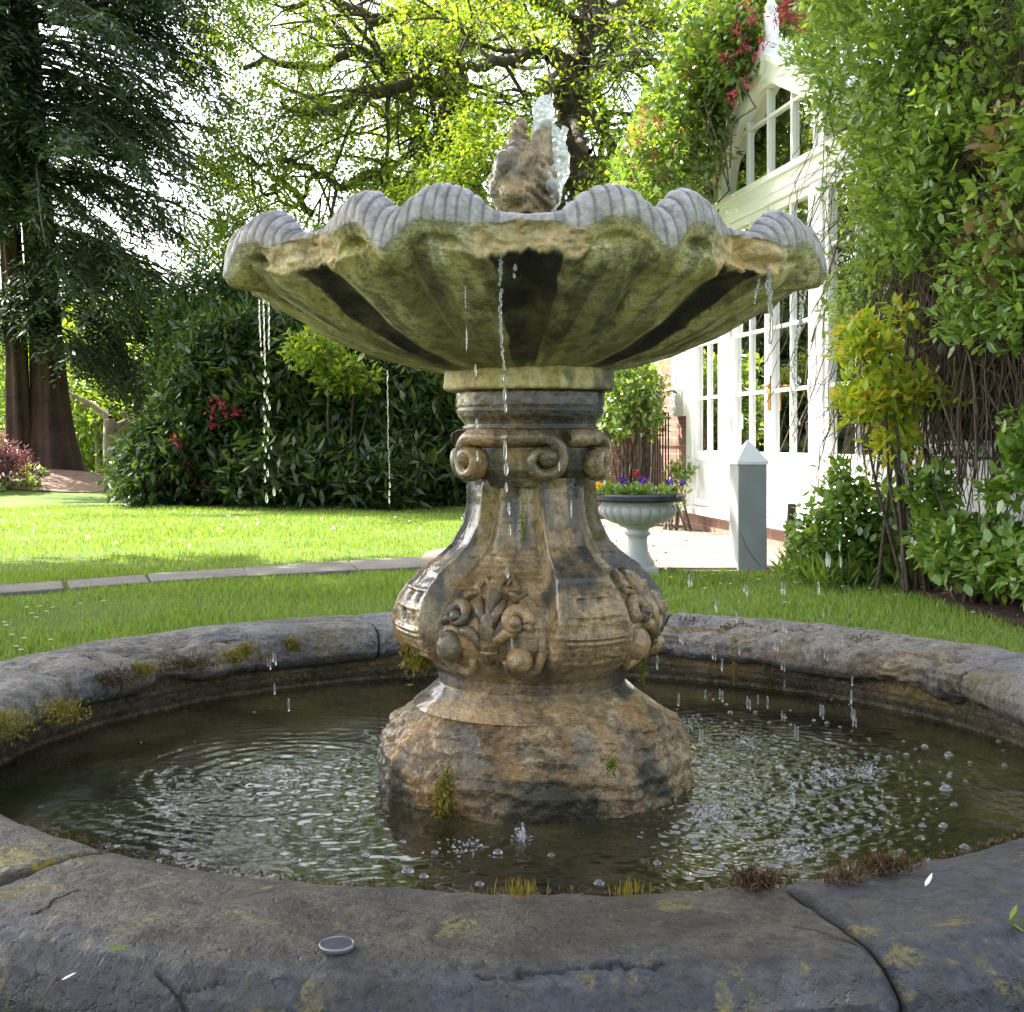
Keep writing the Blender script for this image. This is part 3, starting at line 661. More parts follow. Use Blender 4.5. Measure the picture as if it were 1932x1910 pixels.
for i in range(n):                                   # arch ring
    t0, t1 = PI*i/n, PI*(i+1)/n; V = []
    for o in (-.06, .045):
        for (t, e) in ((t0, 0), (t0, .10), (t1, .10), (t1, 0)):
            s, z = arcp(t, e); V.append(wp(s, z, o))
    b.add(V, [(0,3,2,1),(4,5,6,7),(0,1,5,4),(1,2,6,5),(2,3,7,6),(3,0,4,7)])
for i in range(n):                                   # white spandrel between arch and rafters near the apex
    t0, t1 = PI*i/n, PI*(i+1)/n
    if 58 < math.degrees(t0) < 122:
        V = []
        for o in (-.03, .02):
            s0, z0 = arcp(t0, .10); s1, z1 = arcp(t1, .10); V += [wp(s0, z0, o), wp(s0, max(z0+.005, gz(s0)-.14), o), wp(s1, max(z1+.005, gz(s1)-.14), o), wp(s1, z1, o)]
        b.add(V, [(0,3,2,1),(4,5,6,7),(0,1,5,4),(1,2,6,5),(2,3,7,6),(3,0,4,7)])
b.build('arch', M['white'], cons)
b = MB()
for ds in (-.78, -.4, .04, .46):
    z1 = 2.75+AH*math.sqrt(max(0, 1-(ds/AR)**2)); wbox(b, SC0+ds-.016, SC0+ds+.016, 2.742, z1+.01, -.03, .012)
wbox(b, SC0-AR*.7, SC0+AR*.7, 3.19, 3.212, -.028, .008)
for sg in (-1, 1):
    V = [wp(SC0+sg*1.45, 2.742, -.02), wp(SC0+sg*1.49, 2.742, -.02), wp(SC0+sg*1.63, 2.86, -.02), wp(SC0+sg*1.6, 2.87, -.02)]; V = V+[v+nn_*.03 for v in V]
    b.add(V, [(0,3,2,1),(4,5,6,7),(0,1,5,4),(1,2,6,5),(2,3,7,6),(3,0,4,7)])
b.build('glazing_bars', M['white'], cons)
b = MB(); V = [wp(SC0-HW, EZ, -.015), wp(SC0+HW, EZ, -.015), wp(SC0, AP-.1, -.015)]; b.add(V, [(0, 1, 2)]); b.build('gable_pane', M['glass'], cons)
b = MB(); fp = wp(SC0, 0, 0); b.box((-.09, -.09, AP-.12), (.09, .09, AP+.1), Matrix.Translation((fp.x, fp.y, 0)))
b.lathe([(.001, .42), (.035, .41), (.05, .38), (.035, .345), (.055, .33), (.055, .12), (.09, .1), (.09, .08)][::-1], (fp.x, fp.y, AP), 20)
b.lathe([(.03, .4), (.022, .6), (.001, .62)], (fp.x, fp.y, AP), 10)
b.build('finial', M['white'], cons, True)
# glazed roof and dim interior (brick house wall inside)
b = MB()
for sg in (-1, 1):
    V = [wp(SC0, AP, -.12), wp(SC0+sg*HW, EZ, -.12), wp(SC0+sg*HW, EZ, -3.6), wp(SC0, AP, -3.6)]; b.add(V, [(0, 1, 2, 3) if sg > 0 else (3, 2, 1, 0)])
b.build('roof_pane', simple('roof_glass', (.3, .32, .3), .3), cons)
b = MB(); wbox(b, GL0-.1, GL0-.02, 0.2, 2.72, -3.6, -.1); wbox(b, GL1-.04, GL1+.0, 0.2, 2.72, -3.6, -.1); wbox(b, GL0-.1, GL1, .15, .2, -3.6, -.1); b.build('inner_walls', M['inside'], cons)
b = MB(); wbox(b, 5.2, 12.1, 0, 4.2, -3.9, -3.62); b.build('back_wall', M['brick'], cons)
# wing right of the doors (white panelled wall behind the climber)
wing = empty('garden_wing', wp(6.2, 0), 'white panelled low wing wall behind the climber right of the doors', 'building')
b = MB(); wbox(b, 3.2, 7.24, SILL-.03, 3.6, -.12, -.03); b.build('wall', M['white'], wing)
b = MB()
for s0, s1 in ((5.2, 5.95), (6.05, 7.15), (4.2, 5.1)):
    for (a0, a1, z0, z1) in ((s0, s1, .70, .715), (s0, s1, .28, .295), (s0, s0+.015, .295, .70), (s1-.015, s1, .295, .70)): wbox(b, a0, a1, z0, z1, -.03, -.018)
b.build('panel_grooves', simple('dark_groove', (.05, .05, .05), .7), wing)
b = MB(); wbox(b, 6.95, 7.1, .78, 3.6, -.03, .01); wbox(b, 3.2, 7.1, .74, .78, -.03, .0); b.build('trim', M['white'], wing)
b = MB(); wbox(b, 5.4, 6.9, .8, 2.5, -.03, -.02); b.build('window', M['glass'], wing)
# brick house end left of the conservatory, garden wall, railing
hw_ = empty('brick_house', wp(11.6, 0), 'old brick house end behind the railing, left of the conservatory', 'building')
b = MB(); wbox(b, 11.2, 12.15, 0, 2.7, -3.6, -.02); b.build('wall', M['brick'], hw_)
b = MB(); wbox(b, 11.22, 11.55, 1.02, 2.2, -.02, .03); b.build('window_frame', M['white'], hw_)
b = MB(); q = wp(12.2, 0); b.box((q.x-.62, q.y, 0), (q.x+.1, q.y+.2, .92)); b.build('garden_wall', M['brick']); tag(bpy.data.objects['garden_wall'], 'low shaded brick garden wall behind the flower urn', 'wall')
rl = empty('iron_railing', wp(11.5, 0, .2), 'narrow upright black railing against the brick house', 'railing')
b = MB()
for i in range(14): b.tube([wp(11.0+i*.085+.25, .02, .16), wp(11.0+i*.085+.25, 1.05, .16)], .008, 6)
b.build('bars', M['black'], rl, True)
b = MB(); b.tube([wp(11.2, 1.0, .16), wp(12.4, 1.0, .16)], .01, 6); b.tube([wp(11.2, .12, .16), wp(12.4, .12, .16)], .01, 6); b.build('rail', M['black'], rl, True)

# ---------------------------------------------------------------- climbers and shrubs on the right
def vine_stems(b, n, s0, s1, z0, z1, o=(.03, .4), r=.006, wild=.12):
    for i in range(n):
        s = rnd.uniform(s0, s1); z = rnd.uniform(z0, z1); oo = rnd.uniform(*o); pts = []
        fl = .5+.75*rnd.random(); k = rnd.randint(5, 10); ds = rnd.gauss(0, wild); dz = -abs(rnd.gauss(.16, .08))
        for j in range(k):
            pts.append(wp(s+.04*math.sin(j*1.7+i), z, oo))
            if z < fl and len(pts) > 2: break
            s += ds+rnd.gauss(0, .05); z += dz+rnd.gauss(0, .04); oo = max(.02, oo+rnd.gauss(0, .03)); ds *= .85
        b.tube(pts, r*rnd.uniform(.5, 1.3), 4, False)
rnd.seed(21)
vc = empty('climber', wp(6.6, 0), 'thick leafy green climber covering the wall right of the gable', 'climbing plant')
n = 9000; s = rg.uniform(5.0, 8.9, n); z = rg.uniform(1.2, 4.3, n); o = .05+.5*rg.random(n)
C = np.stack([WX(s)+nn_.x*o, s+nn_.y*o, z], -1); px = topx(C); py = topy(C)
edge = np.interp(px, [1480, 1530, 1570, 1620, 1660, 1700, 1760, 1932, 2300], [130, 210, 250, 300, 500, 520, 330, 250, 250])
edge = edge+60*vn(np.stack([px*.02, py*.02, px*0], -1), 3)
lo = np.interp(px, [1500, 1560, 1700, 1760, 1850, 1932], [1.0, .9, .95, .35, .25, .3])
k = (px > 1520+35*vn(np.stack([py*.02, py*0, py*0], -1), 6)+np.clip(80-py, 0, 100)*0) & (py < edge) & (fbm(C*2.2, 3, 2) > -.17)
k2 = (px > 1570) & (py >= edge) & (py < 620) & (fbm(C*2.6, 3, 7) > np.where(px < 1690, .2, .04))
k3 = (px > 1790) & (py >= edge) & (py < 900) & (fbm(C*2.6, 3, 17) > .17)
C1 = np.concatenate([C[k], C[k2], C[k3]])
leafobj('foliage', [clump(C1, 9, .11, .052, .52, shape='six', out=.9, up=.6, bias=np.array([-.4, -.3, .1]))], M['climber'], vc)
b = MB(); vine_stems(b, 1300, 5.0, 7.0, 1.3, 3.2, (.02, .26), .0032, .2); vine_stems(b, 500, 5.0, 7.05, 1.3, 2.6, (.02, .1), .006, .1); vine_stems(b, 35, 6.4, 7.9, 2.3, 3.2, (.1, .3), .003, .25); vine_stems(b, 26, 5.8, 6.9, .9, 1.5, (.15, .4), .006)
b.build('bare_stems', M['twig'], vc, True)
kd = C[(px > 1850) & (py > 150) & (py < 560) & (fbm(C*2.4, 2, 31) > .2)]
if len(kd): leafobj('withered_leaves', [clump(kd[:120], 8, .09, .07, .5, shape='six')], M['dead'], vc)
# honeysuckle
hv = empty('honeysuckle', (2.1, 11.3, 0), 'honeysuckle with deep pink flowers spilling over the left side of the gable', 'climbing plant')
n = 9000; d = rg.uniform(9.2, 12.4, n); px = rg.uniform(1150, 1620, n); py = rg.uniform(-140, 460, n)
C = np.stack([(px-CX)*d/F, d, CH-(py-HY)*d/F], -1)
# outline: left edge and bottom edge, kept behind the gable plane
leftb = np.interp(py, [-140, 0, 100, 200, 300, 400, 460], [1330, 1310, 1280, 1230, 1180, 1170, 1200])+25*vn(np.stack([py*.03, py*0, d], -1), 5)
rightb = np.interp(py, [-140, 60, 150, 250, 330, 400, 440], [1620, 1445, 1440, 1400, 1340, 1310, 1260])
infront = C[:, 0] > 3.5635-.178*d-.02
back = (C[:, 0] < 3.5635-.178*d-.1)
k = (px > leftb) & (px < rightb) & (fbm(C*1.6, 3, 12) > -.28) & (back | (C[:, 2] > 3.7) | (px < 1330))
k |= (px > 1350) & (px < 1452) & (py > 110) & (py < 300) & (py < 110+(1452-px)*2.0) & (py > 100+(1452-px)*1.2) & (C[:, 0] < 3.5635-.178*d+.0) & (C[:, 0] > 3.5635-.178*d-.45)
k |= (px > 1460) & (py < 60) & (C[:, 2] > 3.75) & (d > 9.4)
C = C[k]; C = C[C[:, 1] > 9.6]
n = 1500; s_ = rg.uniform(9.32, 10.35, n); z_ = rg.uniform(3.0, 4.1, n); o_ = rg.uniform(.1, .32, n)
az2 = 2.75+(AH+.12)*np.sqrt(np.clip(1-((s_-SC0)/(AR+.12))**2, 0, 1)); kk = (z_ > az2+.02) & (z_ > 3.08) & (z_ < 4.0-.55*(s_-9.3)*.6+.1*vn(np.stack([s_*8, s_*0, s_*0], -1)))
C = np.concatenate([C, np.stack([WX(s_)+nn_.x*o_, s_+nn_.y*o_, z_], -1)[kk]])
leafobj('foliage', [clump(C, 9, .13, .075, .55, out=.8, up=.5)], M['honey'], hv)
fl = [(1300,130),(1330,75),(1350,20),(1370,110),(1405,90),(1395,60),(1290,160),(1410,150),(1215,240),(1240,235),(1200,250),(1190,290),(1230,300),(1250,335),(1195,330),(1330,60),(1425,30),(1270,290),(1220,205),(1380,190),(1340,150),(1410,10),(1310,200),(1290,255),(1200,265)]
fl2 = [(1480,5),(1500,8),(1520,12),(1545,25),(1490,25),(1510,30),(1535,35),(1470,30),(1550,10),(1445,90)]
A_ = np.array([np.array(P(x, y, rnd.uniform(9.0, 9.25) if x > 1365 else rnd.uniform(9.6, 10.0)))+rg.normal(size=3)*.02 for x, y in fl for _ in range(3)]+[np.array(P(x, y, 8.35))+rg.normal(size=3)*.03 for x, y in fl2 for _ in range(4)])
A_ = A_[:75].reshape(25, 3, 3).tolist()+A_[75:].reshape(10, 4, 3).tolist()
for q_ in A_: leafobj('flower_cluster', [clump(np.array(q_), 9, .04, .045, .25, out=1.5)], M['pink'], hv)
b = MB()
for i in range(50):
    q = Vector(C[rg.integers(len(C))].tolist()); b.tube(limb_pts([(q.x, q.y, max(0, q.z-.9)), (q.x+rnd.gauss(0, .1), q.y, q.z-.4), tuple(q)], .04, 3), .007, 4, False)
for x0 in (1.9, 2.05): b.tube(limb_pts([(x0+.1, 12, 0), (x0, 11.9, 1.5), (x0-.2, 11.6, 3), (x0-.3, 11.2, 4.2)], .06), .03, 6, False)
b.build('stems', M['twig'], hv, True)
# golden shrub and low bushes
def stemmy(name, label, cat, base, blobs, n, k, rad, size, aspect, mat, nst=12, **kw):
    t = empty(name, (base[0], base[1], 0), label, cat); C = blobvol(blobs, n); C = C[C[:, 2] > .05]
    b = MB()
    for i in range(nst):
        e = C[rg.integers(len(C))]; s_ = Vector((base[0]+rnd.gauss(0, .07), base[1]+rnd.gauss(0, .07), 0)); e = Vector(e.tolist())
        m = s_.lerp(e, .5)+Vector((rnd.gauss(0, .04), rnd.gauss(0, .04), .12)); b.tube([s_, s_.lerp(m, .5), m, m.lerp(e, .5), e], [.011, .010, .008, .006, .003], 5, False)
    b.build('stems', M['brown_bark'], t, True)
    leafobj('foliage', [clump(C, k, rad, size, aspect, **kw)], mat, t); return t
def bl(px, py, d, wpx, hpx, ry=.22): x, y, z = P(px, py, d); return (x, y, z, wpx*d/F, ry, hpx*d/F)
g0 = G(1720, 1085)
stemmy('golden_shrub', 'tall shrub with yellow-green leaves in front of the white doors', 'shrub', P(1735, 1050, 6.4), [bl(1640, 650, 6.4, 52, 36), bl(1615, 622, 6.4, 36, 18, .12), bl(1680, 735, 6.4, 78, 40), bl(1630, 765, 6.4, 52, 30), bl(1792, 745, 6.25, 36, 24, .1), bl(1705, 600, 6.4, 14, 34, .1), bl(1690, 830, 6.4, 30, 40)], 300, 9, .065, .06, .42, M['gold'], 12, shape='six', out=1, up=.6, bias=np.array([-.3, -.3, .3]))
stemmy('leafy_bush', 'sprawling green bush in front of the lower door panels beside the stake', 'shrub', P(1640, 1080, 6.9), [bl(1560, 1010, 6.9, 70, 50), bl(1620, 960, 6.9, 80, 55), bl(1580, 900, 6.9, 26, 50, .1), bl(1550, 1065, 6.9, 55, 25), bl(1650, 1030, 6.9, 80, 50)], 480, 7, .055, .052, .6, M['mint'], 14, shape='six', out=1, up=.7)
stemmy('leafy_bush', 'broad low green bush at the right edge against the grey panelled wall', 'shrub', P(1850, 1100, 5.95), [bl(1850, 1030, 5.9, 90, 42), bl(1920, 1060, 5.6, 70, 40), bl(1780, 1020, 6.1, 50, 50), bl(1760, 930, 6.2, 34, 50, .12), bl(1925, 840, 5.6, 26, 80, .1), bl(1890, 925, 5.7, 40, 18, .1), bl(1830, 1075, 5.8, 60, 26), bl(1960, 1090, 5.4, 60, 30)], 760, 7, .06, .058, .6, M['mint'], 26, shape='six', out=1, up=.7)
stemmy('leafy_bush', 'slender stemmed bush behind the pansy urn, left of the railing', 'shrub', P(1195, 985, 11.4), [bl(1175, 770, 11.4, 60, 60, .3), bl(1215, 735, 11.4, 40, 40, .3), bl(1150, 800, 11.3, 40, 35, .3), bl(1225, 790, 11.4, 30, 40, .3), bl(1180, 700, 11.5, 60, 40, .3)], 420, 8, .07, .065, .5, M['honey'], 34, out=1)
stemmy('leafy_bush', 'small tufted plant on the patio by the brick step behind the urn', 'plant', P(1275, 1000, 10.6), [bl(1272, 950, 10.6, 14, 22, .1), bl(1285, 890, 10.9, 26, 22, .1)], 50, 8, .05, .05, .5, M['honey'], 8, out=1)
# weeds at the bed edge and dead leaves
b = []; C = np.stack([rg.uniform(1.5, 2.3, 60), rg.uniform(6.6, 7.5, 60), np.full(60, .03)], -1)
tag(leafobj('edge_weeds', [clump(C, 14, .05, .13, .12, bias=np.array([0, 0, 1.3]), out=.6)], M['grass']), 'longer grass and weeds fringing the flower bed', 'grass', kind='stuff')
n = 260; C = np.stack([rg.uniform(2.15, 3.2, n), rg.uniform(4.6, 7.2, n), np.full(n, .045)], -1)
tag(leafobj('fallen_leaves', [leaves(C, .05, .6, up=2, shape='six')], M['dead']), 'dry brown leaf litter on the bare flower bed', 'leaf litter', kind='stuff')

# ---------------------------------------------------------------- post, stake, urn
pt = empty('gate_post', P(1411, 1080, 7.58), 'square white post, shaft coloured grey for its shade, with white pyramid cap', 'post')
px_, py_, _ = P(1411, 1080, 7.58); MT = Matrix.Translation((px_, py_, 0)) @ Matrix.Rotation(R(8), 4, 'Z')
b = MB(); b.box((-.09, -.09, 0), (.09, .09, .655), MT); b.build('post_shaft', M['post'], pt, bevel=.005)
b = MB(); h = .098; b.add([MT @ Vector(v) for v in [(-h,-h,.655),(h,-h,.655),(h,h,.655),(-h,h,.655),(-h,-h,.672),(h,-h,.672),(h,h,.672),(-h,h,.672),(0,0,.805)]], [(3,2,1,0),(0,1,5,4),(1,2,6,5),(2,3,7,6),(3,0,4,7),(4,5,8),(5,6,8),(6,7,8),(7,4,8)]); b.build('post_cap', M['capwhite'], pt)
b = MB(); cr = [(-.086, .25), (-.06, .215), (-.045, .165), (-.02, .13), (.01, .09), (.035, .06), (.05, .05)]
b.tube([MT @ Vector((x, -.0905, z)) for x, z in cr], .0018, 4, False); b.build('crack', M['black'], pt)
st = MB(); q = P(1489, 1060, 7.3); st.box((-.022, -.022, 0), (.022, .022, .43), Matrix.Translation((q[0], q[1], 0)) @ Matrix.Rotation(R(2), 4, 'Y')); st.add([], [])
tag(st.build('wooden_stake', M['wood'], None, bevel=.004), 'short dark wooden stake standing between post and bushes', 'stake'); bpy.data.objects['wooden_stake'].data.transform(Matrix.Translation((0, 0, 0)))

ux, uy, _ = P(1203, 1085, 7.45); DU = 7.45; uz = lambda y: CH-(y-HY)*DU/F; pxm = DU/F
urn = empty('garden_urn', (ux, uy, 0), 'white stone urn with dark rim planted with purple pansies', 'urn')
def gad(a, r, z): return r
b = MB(); b.box((-.115, -.115, 0), (.115, .115, uz(1068)), Matrix.Translation((ux, uy, 0))); b.build('base', M['urn'], urn, bevel=.006)
prof = [(r*pxm, uz(y)) for r, y in [(32, 1068), (32, 1060), (26, 1052), (20, 1040), (18, 1020), (19, 1012), (24, 1009), (25, 1005), (20, 1002), (22, 997), (34, 993), (36, 990)]]
b = MB(); b.lathe(prof, (ux, uy, 0), 48); b.build('stem', M['urn'], urn, True)
n = 240; rws = []
for r, y, am in [(34, 990, 0), (45, 987, .3), (60, 980, 1), (70, 970, 1), (73.5, 962, 1), (71, 955, 1), (68, 952, .2), (68, 948, 0), (73, 946, 0), (76, 943, 0), (77, 941, 0)]:
    a = np.arange(n)*2*PI/n; q = (r+am*3.2*np.sqrt(np.abs(np.sin(a*12)))-am*2.2)*pxm; rws.append(np.stack([ux+q*np.cos(a), uy+q*np.sin(a), np.full(n, uz(y))], -1))
raw('bowl', np.array(rws).reshape(-1, 3), gridf(len(rws), n, False, True), M['urn'], urn)
b = MB(); b.lathe([(r*pxm, uz(y)) for r, y in [(79, 946), (88, 945), (90, 941), (90, 934), (86, 931), (78, 931), (76, 940)]], (ux, uy, 0), 64); b.build('rim', M['rimblack'], urn, False)
b = MB(); b.lathe([(.001, uz(931)), (.12, uz(932)), (77*pxm, uz(936))], (ux, uy, 0), 40); b.build('soil', M['soil'], urn)
def pansy(x, y, d, mat, label, cat='flower', s=.028, leafy=True):
    p = Vector(P(x, y, d)); base = Vector((p.x, p.y, uz(933))); t = empty('pansy', base, label, cat, 'pansies in the white urn')
    b = MB(); b.tube([base, base.lerp(p, .5)+Vector((.005, 0, .004)), p], .002, 5, False); b.build('stem', M['stem'], t, True)
    C = np.repeat(np.array([tuple(p)]), 6, 0); a = np.arange(6)*PI/3+rnd.random()
    dr = np.stack([np.cos(a), -.35+0*a, np.sin(a)], -1)
    leafobj('petals', [leaves(C, np.full(6, s), .95, drn=dr*4, spread=.3, up=0, shape='six')], mat, t)
    b = MB(); b.ball((p.x, p.y-.006, p.z), .004); b.build('eye', M['yellow'], t, True)
    if leafy: leafobj('leaves', [clump(np.array([tuple(base+Vector((0, 0, .015)))]), 9, .03, .045, .5, shape='six')], M['mint'], t)
pl = ['deep purple pansy, leftmost blue-violet bloom in the urn', 'purple pansy left of centre in the urn', 'pale violet pansy near the middle of the urn', 'purple pansy right of the middle of the urn', 'purple pansy near the right rim of the urn', 'small purple pansy at the far right rim of the urn']
for i, (x, y, d) in enumerate([(1171, 906, 7.3), (1180, 909, 7.35), (1212, 906, 7.4), (1222, 908, 7.45), (1263, 909, 7.4), (1287, 911, 7.45)]): pansy(x, y, d, M['purple'], pl[i])
pansy(1128, 917, 7.35, M['yellow'], 'yellow-orange pansy at the left rim of the urn'); pansy(1200, 893, 7.5, M['red'], 'single dark red bloom at the back of the urn')
C = np.stack([ux+rg.uniform(-.2, .2, 80), uy+rg.uniform(-.16, .16, 80), np.full(80, uz(928))], -1)
tag(leafobj('pansy_foliage', [clump(C, 8, .03, .04, .5, shape='six', bias=np.array([0, 0, .6]))], M['mint']), 'crowded green pansy leaves filling the urn', 'plant', kind='stuff')

# ---------------------------------------------------------------- pool
FX, FY = .037, 2.33
def az_pt(az, r, z): return (FX+r*math.sin(az), FY-r*math.cos(az), z)   # az 0 faces the camera, positive to the right
pool = empty('fountain_pool', (FX, FY, 0), 'round stone pool with thick weathered rounded rim', 'pool')
M['rim_front'] = stone('weathered_dark_coping', [(.03, .021, .013), (.08, .062, .042), (.17, .145, .11), (.065, .046, .024)], 6, (.35, .6), 1, .006, spots=(.03, .02, .012), spotamt=.7, fine=170, vstretch=1, lichen=((.3, .24, .07), (.15, .13, .09)), moss=(.4, .28, .02), ochre=(.3, .2, .09), pits=.8, grey=(.1, .105, .13))
M['rim_back'] = stone('weathered_pale_coping', [(.09, .075, .055), (.22, .19, .145), (.36, .32, .26), (.2, .19, .195)], 4, (.45, .75), .9, .006, spots=(.05, .04, .03), spotamt=.7, vstretch=1, moss=(.2, .16, .03), ochre=(.33, .25, .15), pits=.8)
M['basin'] = stone('wet_basin_wall', [(.05, .04, .022), (.13, .1, .055), (.26, .2, .11)], 6, (.2, .5), .8, .006, moss=(.05, .07, .01))
prof = [(1.012, .225), (.985, .235), (.968, .255), (.966, .28), (.978, .303), (1.0, .317), (1.03, .323), (1.08, .326), (1.14, .327), (1.19, .325), (1.222, .316), (1.246, .298), (1.258, .272), (1.256, .24), (1.24, .215), (1.215, .203), (1.19, .2)]
pr = np.array(prof); cum = np.concatenate([[0], np.cumsum(np.hypot(*np.diff(pr, axis=0).T))])
joints = [-157, -114, -72, -31, 14.6, 63, 111, 160]
def seg_d(x, y, poly):
    best = np.full(x.shape, 9.)
    for (x0, y0), (x1, y1) in zip(poly[:-1], poly[1:]):
        t = np.clip(((x-x0)*(x1-x0)+(y-y0)*(y1-y0))/((x1-x0)**2+(y1-y0)**2+1e-12), 0, 1); best = np.minimum(best, np.hypot(x-x0-t*(x1-x0), y-y0-t*(y1-y0)))
    return best
def top_xy(px, py, zt=.326): d = (CH-zt)*F/(py-HY); return ((px-CX)*d/F, d)
cracks = [[top_xy(*q) for q in [(-40, 1832), (60, 1840), (150, 1852), (240, 1848), (300, 1832), (360, 1815), (420, 1812)]],
          [top_xy(*q) for q in [(300, 1800), (380, 1842), (470, 1862), (600, 1850), (700, 1880)]],
          [top_xy(*q) for q in [(60, 1720), (110, 1690), (150, 1680)]], [top_xy(*q) for q in [(1480, 1745), (1560, 1762), (1620, 1780)]],
          [top_xy(*q) for q in [(900, 1830), (1050, 1822), (1250, 1815)]]]
labels = ['back left', 'left', 'left front', 'front', 'right front', 'right', 'back right', 'back']
for i in range(8):
    a0 = joints[i]; a1 = joints[(i+1) % 8]+(360 if i == 7 else 0)
    front = i in (2, 3, 4); back = i in (5, 6, 7, 0)
    na = int((a1-a0)*(11 if front else 7)); nv = 190 if front else 110
    az = np.radians(np.linspace(a0+.07, a1-.07, na)); s = np.linspace(0, cum[-1], nv); r = np.interp(s, cum, pr[:, 0]); z = np.interp(s, cum, pr[:, 1])
    Az, Rr = np.meshgrid(az, r, indexing='ij'); _, Zz = np.meshgrid(az, z, indexing='ij')
    # rounding at the joints
    ed = np.minimum(Az-az[0], az[-1]-Az)*1.1; rd = np.clip(1-ed/.014, 0, 1)**2*.008
    X = FX+Rr*np.sin(Az); Y = FY-Rr*np.cos(Az); Q = np.stack([X, Y, Zz], -1)
    n1 = fbm(Q*7, 4, 31); n2 = fbm(Q*26, 4, 37); n3 = fbm(Q*90, 3, 41)
    cr_, cz = Rr-1.11, Zz-.27; ln = np.hypot(cr_, cz*1.6)+1e-6; nr, nz = cr_/ln, cz*1.6/ln
    amp = .006*n1+.0032*n2+.0017*n3-rd
    azd = np.degrees(Az); inner = sst(1.05, .98, Rr)
    brk = np.zeros_like(Rr)
    if not front or i == 2:                           # crumbled inner edge at the back
        wgt = np.clip(sst(95, 115, np.abs(azd))*(1-sst(-155, -150, azd)*(1-sst(-150, -140, azd))*0), 0, 1)
        wgt = np.where((azd < -138) & (azd > -195), .0, wgt)
        wgt = np.maximum(wgt, np.where((azd < -55) & (azd > -138), 1, 0)*sst(-138, -130, azd)) if False else wgt
        brk = wgt*sst(1.17, 1.02, Rr)*np.clip(.3+fbm(Q*9, 4, 51), 0, 1)
        led = np.abs(((Zz*45+3*n1) % 1)-.5)
        amp = amp-.045*brk+.016*brk*led+.014*brk*n2
    X = X+np.sin(Az)*nr*amp; Y = Y-np.cos(Az)*nr*amp; Zz = Zz+nz*amp
    Zz = Zz+.012*sst(.3, 1, -np.cos(Az))*0
    dk = np.zeros_like(Rr); ms = np.zeros_like(Rr)
    if i in (2, 3, 4):
        wob = .006*fbm(np.stack([X*60, Y*60, X*0], -1), 3, 5)
        for c in cracks:
            dd = seg_d(X+1.6*wob, Y-2*wob, c); k = np.clip(1-dd/.0022, 0, 1); Zz = Zz-.004*k; dk = np.maximum(dk, k)
        lx, ly = top_xy(20, 1640); ms = np.clip(1.1-np.hypot(X-lx, Y-ly)/.12, 0, 1)*sst(-.1, .15, n2+.5*n1)
    dk = np.maximum(dk, np.clip(1-ed/.004, 0, 1)*.9)
    dk = np.maximum(dk, sst(.262, .235, Zz)*sst(1.06, 1.02, Rr)*.75)
    oc = brk*sst(-.2, .2, n2)*1.0+inner*.4*sst(0, .3, n1)*(0 if front else 1)
    if back or i == 1: ms = np.maximum(ms, inner*sst(.05, .35, fbm(Q*12, 3, 61))*.8)
    gy = (sst(.0, .35, fbm(Q*5, 4, 71))*.7) if not front else np.clip(sst(1.17, 1.225, Rr+.03*n1)*.75+sst(0, .3, n1)*.3+(.55 if i == 4 else 0)+.15*sst(.1, .5, fbm(Q*3.5, 3, 72)), 0, 1)*(1-.4*sst(0, .3, n2))  # front stones: bluish sky sheen of the outer roll painted in, plus random mottling
    # end caps
    V = np.stack([X, Y, Zz], -1).reshape(-1, 3); Fq = gridf(na, nv)
    ob = raw('coping_stone', V, Fq, M['rim_front'] if i in (2, 3, 4) else M['rim_back'], pool, True, dict(dark=dk, moss=ms, ochre=oc, grey=gy))
    cm = bmesh.new(); cm.from_mesh(ob.data); cm.verts.ensure_lookup_table()
    try:
        cm.faces.new([cm.verts[j] for j in range(nv)]); cm.faces.new([cm.verts[(na-1)*nv+j] for j in range(nv)][::-1])
    except Exception: pass
    bmesh.ops.recalc_face_normals(cm, faces=cm.faces); cm.to_mesh(ob.data); cm.free()
    ob['label'] = {0: 'pale coping stone at the back left of the pool', 1: 'mossy pale coping stone on the left', 2: 'coping stone with yellow lichen at front left', 3: 'dark cracked coping stone nearest the camera', 4: 'dark coping stone at front right', 5: 'dark coping stone at the right edge', 6: 'crumbled coping stone at the back right', 7: 'pale coping stone behind the pedestal'}[i]
# mortar core, inner wall, outer wall
n = 400; az = np.linspace(0, 2*PI, n, endpoint=False)
def ring(prf, mat, name, parent, amp=.004, at=None, seed=3):
    pf = []
    for (r0, z0), (r1, z1) in zip(prf[:-1], prf[1:]):
        k = max(2, int(math.hypot(r1-r0, z1-z0)/.008)); pf += [(r0+(r1-r0)*j/k, z0+(z1-z0)*j/k) for j in range(k)]
    pf.append(prf[-1]); pf = np.array(pf); A, Rr = np.meshgrid(az, pf[:, 0], indexing='ij'); _, Zz = np.meshgrid(az, pf[:, 1], indexing='ij')
    Q = np.stack([Rr*np.sin(A), Rr*np.cos(A), Zz], -1); Rr = Rr+amp*fbm(Q*8, 4, seed)*2+amp*.5*fbm(Q*40, 3, seed)
    V = np.stack([FX+Rr*np.sin(A), FY-Rr*np.cos(A), Zz], -1).reshape(-1, 3)
    return raw(name, V, gridf(n, len(pf), True), mat, parent, True, at(A, Rr, Zz, Q) if at else None)
